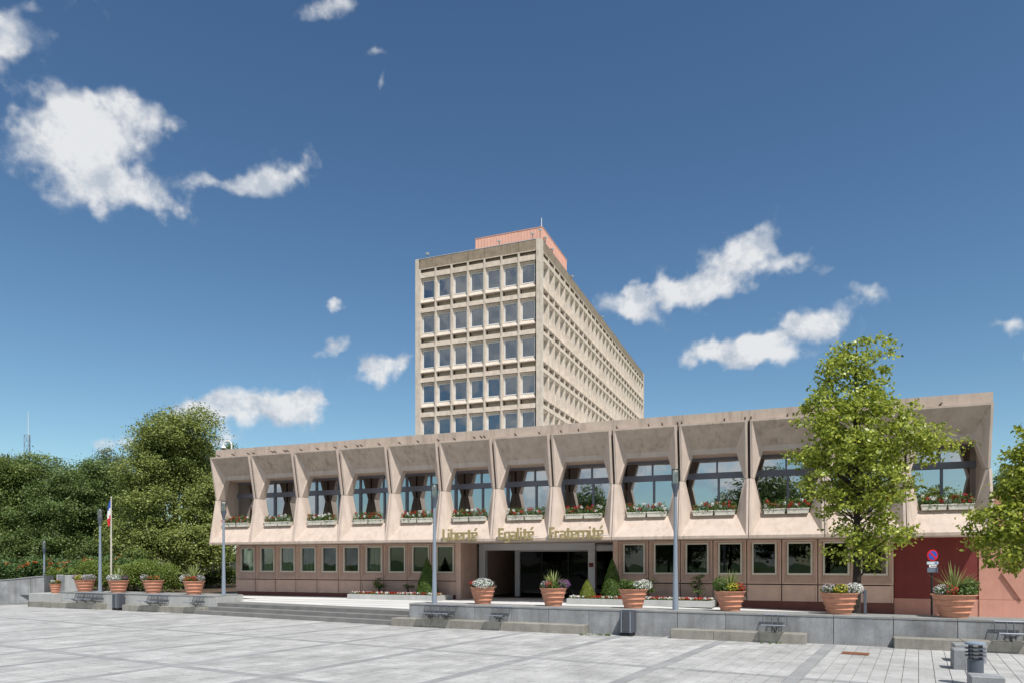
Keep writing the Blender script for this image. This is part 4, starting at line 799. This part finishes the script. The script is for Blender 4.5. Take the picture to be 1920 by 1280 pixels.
def hedge(name, label, x0, x1, dist, z0, z1, depth, mat, n, nl, size, blooms=0):
    a, c = ray(x0, dist), ray(x1, dist); Lx = c.x-a.x; root = empty(name, (a.x, dist, 0)); tag(root, label, 'hedge')
    C = np.stack([rng.random(n)*Lx, rng.random(n)*depth, z0+(z1-z0)*(rng.random(n)**.6)*(1+.12*np.sin(rng.random(n)*9))], 1); C[:, 2] += .12*np.sin(C[:, 0]*2.1)
    i = np.repeat(np.arange(n), nl); P = C[i]+rng.normal(size=(len(i), 3))*np.array([.16, .14, .13]); Nn = unit(np.array([0, -.3, .7])+rng.normal(size=(len(i), 3))*.6)
    place('foliage', leaf_mesh('foliage', [(leaf_arrays(P, Nn, size), 0)], [mat]), root)
    if blooms:
        fs = [(mound(C[k]+np.array([0, -.15, .12]), (.16, .1, .1), 16, .08, .6), 0) for k in rng.choice(n, blooms, replace=False) if C[k, 2] > z0+.6*(z1-z0)]
        place('flowers', leaf_mesh('flowers', fs, [M['pora']]), root)
    b = MB()
    for k in range(max(3, int(Lx/1.2))): x = .3+k*1.2; b.path([(x, depth*.5, TER-.5), (x+.1, depth*.5, z0+(z1-z0)*.8)], [.03, .01], 5)
    b.build('stems', M['barkl'], root)
hedge('mixed_hedge', 'tall grey green shrub border under the left trees', -60, 170, 39.6, .7, 2.0, 2.2, M['hedge'], 520, 40, .13, 110)
hedge('mixed_hedge', 'bright yellow green hedge behind the left planters', 128, 318, 37.5, .6, 1.85, 1.6, M['hedgey'], 420, 44, .09)
hedge('mixed_hedge', 'low yellow green hedge by the small pot', 82, 110, 38.8, .7, 1.45, .8, M['hedgey'], 70, 40, .08)
hedge('mixed_hedge', 'grey green shrub border behind the flag pole', 165, 262, 39.4, .8, 2.1, 1.6, M['hedge'], 240, 40, .12, 40)
hedge('mixed_hedge', 'dark low hedge beside the building corner', 325, 440, 46, .5, 1.5, 1.2, M['mid'], 260, 40, .10)

# ------------------------------------------------------------------ trees
def px_tree(xc, ytop, wpx, dist, label, mat, name='broadleaf_tree', nclump=420, nleaf=115, size=.135, base_z=TER, low=.16, extra=None, group='trees left of the building', clump=.6, up=.55):
    s = dist/F; h = EYE+(HY-ytop)*s-base_z; r = wpx*s/2; b = ray(xc, dist, base_z)
    lob = [(0, 0, h*.50, r, r*.85, h*(.5-low)), (r*.1, 0, h*.78, r*.55, r*.5, h*.21), (-r*.45, -r*.2, h*.40, r*.6, r*.55, h*.24), (r*.45, -.2*r, h*.36, r*.6, r*.55, h*.22), (-r*.2, r*.2, h*.70, r*.5, r*.5, h*.2)]
    sub = []
    for l in lob:
        for q in range(9):
            d = unit(rng.normal(size=(1, 3)))[0]; k = .24+.18*rng.random(); sub.append((l[0]+d[0]*l[3]*.78, l[1]+d[1]*l[4]*.78, l[2]+d[2]*l[5]*.82, r*k, r*k, r*k*.5))
    lob = [(l[0], l[1], l[2], l[3]*.48, l[4]*.48, l[5]*.5) for l in lob]+sub
    if extra: lob += [(e[0]*r, e[1]*r, e[2]*h, e[3]*r, e[3]*r, e[4]*h) for e in extra]
    return clump_tree(name, label, b, lob, nclump, nleaf, size, M[mat], .045*h*.55, h*.9, group, clump=clump, limbs=40, up=up, shell=.72)
px_tree(330, 764, 200, 45, 'large lime tree with a double top beside the building corner', 'lime', nclump=1250, nleaf=120, size=.135, low=.06, extra=[(-.3, 0, .84, .36, .14), (.42, 0, .86, .38, .13), (-.6, -.4, .28, .45, .16), (.55, -.4, .25, .5, .16)], clump=.62)
px_tree(422, 818, 96, 55, 'tree showing just above the left end of the low roof', 'mid', nclump=320)
px_tree(14, 822, 200, 50, 'broad dark tree at the left edge of the picture', 'mid', nclump=720, nleaf=115, low=.1)
px_tree(110, 870, 150, 49, 'dense dark green tree behind the small lamp post', 'deep', nclump=560, nleaf=115, low=.06, extra=[(.6, 0, .75, .4, .16)])
px_tree(148, 848, 130, 58, 'rounded tree top left of the paler tree', 'lime', nclump=380)
px_tree(218, 830, 130, 62, 'loose tree top between the dark trees and the lime tree', 'pale', nclump=380)
px_tree(190, 852, 150, 51, 'dark green tree behind the flag pole', 'deep', nclump=520, nleaf=115, low=.05)
px_tree(262, 868, 110, 53, 'pale feathery tree just left of the lime tree', 'pale', nclump=360, size=.12, nleaf=80)
px_tree(55, 872, 150, 52, 'low spreading dark tree over the left hedge', 'deep', nclump=460, nleaf=115, low=.08)
px_tree(252, 1022, 60, 41, 'small round dark shrub tree behind the yellow green hedge', 'mid', nclump=150, nleaf=60, size=.10, clump=.3)
px_tree(-90, 850, 220, 52, 'dark tree mostly outside the left edge', 'mid', nclump=420)
px_tree(1880, 868, 60, 60, 'dark conifer tip just right of the low block', 'deep', 'conifer', nclump=160, group=None)
# the near tree in front of the right hand bays and its neighbour at the right edge
def near_tree(base, label, lobes_px, x0, y0, dist, nclump, nleaf, trunk_h, seed_limbs=90):
    s = dist/F; lob = [((x-x0)*s, dyv, (y0-y)*s, rx*s, min(rx, 120)*s*.95, ry*s) for (x, y, rx, ry, dyv) in lobes_px]
    return clump_tree('broadleaf_tree', label, base, lob, nclump, nleaf, .105, M['tulip'], .12, trunk_h, 'young bright green trees on the terrace', clump=.23, limbs=seed_limbs, shell=.5, up=.4)
tb_ = wp(CR, uat(1603, CR, 1.8), 1.8, TER); tb_.z = ter_z(tb_); dist = tb_.y
y_base = HY+(EYE-tb_.z)*F/dist
near_tree(tb_, 'bright green young tree with dark trunk in front of the right hand bays', [(1603, 672, 42, 44, 0), (1568, 700, 38, 46, .1), (1650, 668, 28, 36, 0), (1590, 730, 66, 50, 0), (1640, 738, 34, 40, .1), (1555, 770, 50, 40, -.2), (1620, 810, 106, 70, 0), (1552, 835, 62, 60, -.3), (1690, 822, 70, 46, .2), (1745, 830, 48, 30, .1), (1520, 850, 38, 26, 0), (1600, 890, 88, 66, -.2), (1662, 890, 62, 50, .2), (1620, 960, 70, 60, 0), (1660, 990, 42, 42, -.2), (1612, 1030, 52, 34, 0)], 1603, y_base, dist, 520, 46, (y_base-640)*dist/F)
d2 = 17.0; b2 = ray(2010, d2, 0); b2.z = ter_z(b2); yb2 = HY+(EYE-TER)*F/d2
near_tree(b2, 'bright green tree reaching in from the right edge', [(1985, 850, 86, 74, 0), (1935, 862, 52, 50, 0), (1915, 905, 48, 40, .1), (1975, 960, 110, 90, 0), (1872, 955, 46, 38, 0), (1905, 1005, 62, 46, .2), (2060, 900, 90, 100, 0), (1950, 806, 50, 44, 0), (1848, 965, 30, 26, 0), (2080, 1000, 80, 60, 0)], 2010, yb2, d2, 500, 46, (yb2-830)*d2/F, 60)
# ------------------------------------------------------------------ background: brick house, van, lattice mast
hz = empty('brick_house', ray(90, 78, 0)); tag(hz, 'low red brick house glimpsed behind the left hedge and trees', 'house')
b = MB(); b.box(-8, 8, 0, 6, 0, 3.2); b.build('wall', M['brick'], hz)
b = MB(); b.add([(-8.4, -.4, 3.2), (8.4, -.4, 3.2), (8.4, 6.4, 3.2), (-8.4, 6.4, 3.2), (-8.4, 3, 5.2), (8.4, 3, 5.2)], [(0, 1, 5, 4), (2, 3, 4, 5), (1, 2, 5), (3, 0, 4)]); b.build('roof', M['brick'], hz)
for x in (-6, -3, 0, 3, 6): b = MB(); b.box(x-.5, x+.5, -.03, -.004, 1, 2.3); b.build('window', M['vang'], hz)
van = empty('parked_van', ray(440, 58, TER), R(12)); tag(van, 'white van parked behind the left corner of the building', 'van')
b = MB(); pr = [(-2.4, .35), (2.2, .35), (2.35, .9), (1.9, 1.15), (1.2, 1.95), (-2.3, 2.0), (-2.45, 1.0)]
b.add([(x, -.9, z) for x, z in pr]+[(x, .9, z) for x, z in pr], [tuple(range(7)), tuple(range(13, 6, -1))]+[(i, 7+i, 7+(i+1) % 7, (i+1) % 7) for i in range(7)]); b.build('body', M['vanw'], van)
for x in (-1.5, 1.5):
    for yy in (-.92, .72): b = MB(); b.tube((x, yy, .33), (x, yy+.2, .33), .33, .33, 16); b.build('wheel', M['tyre'], van)
b = MB(); b.add([(.5, -.905, 1.2), (1.65, -.905, 1.2), (1.15, -.905, 1.8), (.5, -.905, 1.8)], [(0, 1, 2, 3)]); b.build('window', M['vang'], van)
mast = empty('lattice_mast', ray(53, 120, 0)); tag(mast, 'thin lattice radio mast rising above the left trees', 'mast')
b = MB(); hm = EYE+(HY-815)*120/F; w = .42; cn = [(-w, -w), (w, -w), (0, w)]
for k in range(14):
    z0, z1 = hm*k/14, hm*(k+1)/14
    for i in range(3):
        a, c = cn[i], cn[(i+1) % 3]; b.tube((*a, z0), (*c, z1), .03, .03, 4, caps=False); b.tube((*a, z1), (*c, z1), .03, .03, 4, caps=False)
b.build('lattice', M['pole'], mast); b = MB()
for a in cn: b.tube((*a, 0), (*a, hm), .055, .055, 5)
b.build('legs', M['pole'], mast); b = MB(); b.tube((0, 0, hm-.5), (0, 0, EYE+(HY-770)*120/F), .06, .03, 6); b.build('aerial', M['white'], mast)

# ------------------------------------------------------------------ trees across the square, behind the viewpoint: they show in the window reflections
first = None
spots_ = [(-46+5.6*k+1.3*math.sin(k*2.1), -27-5*(k % 2)+1.5*math.sin(k*1.7), 1.05+.3*math.sin(k*1.3)) for k in range(19)]
for i, (x, y, sc) in enumerate(spots_):
    if first is None:
        first = clump_tree('broadleaf_tree', 'tree across the square seen mirrored in the windows', (x, y, 0), [(0, 0, 5.5, 3.4, 3.4, 3.2), (1, .5, 7.5, 2.2, 2.2, 2), (-1.2, 0, 4.4, 2.4, 2.4, 2)], 260, 40, .3, M['deep'], .22, 8, 'trees mirrored in the windows', clump=.9, limbs=20); o = first
    else: o = copy_tree(first)
    o.location = (x, y, 0); o.scale = (sc, sc, sc); o.rotation_euler = (0, 0, i*1.3)

# weeds in the paving joints
W2 = []
for x, y in ((1455, 1206), (1095, 1190), (1135, 1191), (190, 1139), (1120, 1190)):
    p = ground(x, y)
    for q in range(5): W2.append((mound((p.x+rng.normal()*.14, p.y+rng.normal()*.05, .02), (.05, .04, .035), 26, .03), 0))
o = place('weeds', leaf_mesh('weeds', W2, [M['plant']])); tag(o, 'small green weeds in the paving joints', 'weeds', kind='stuff')
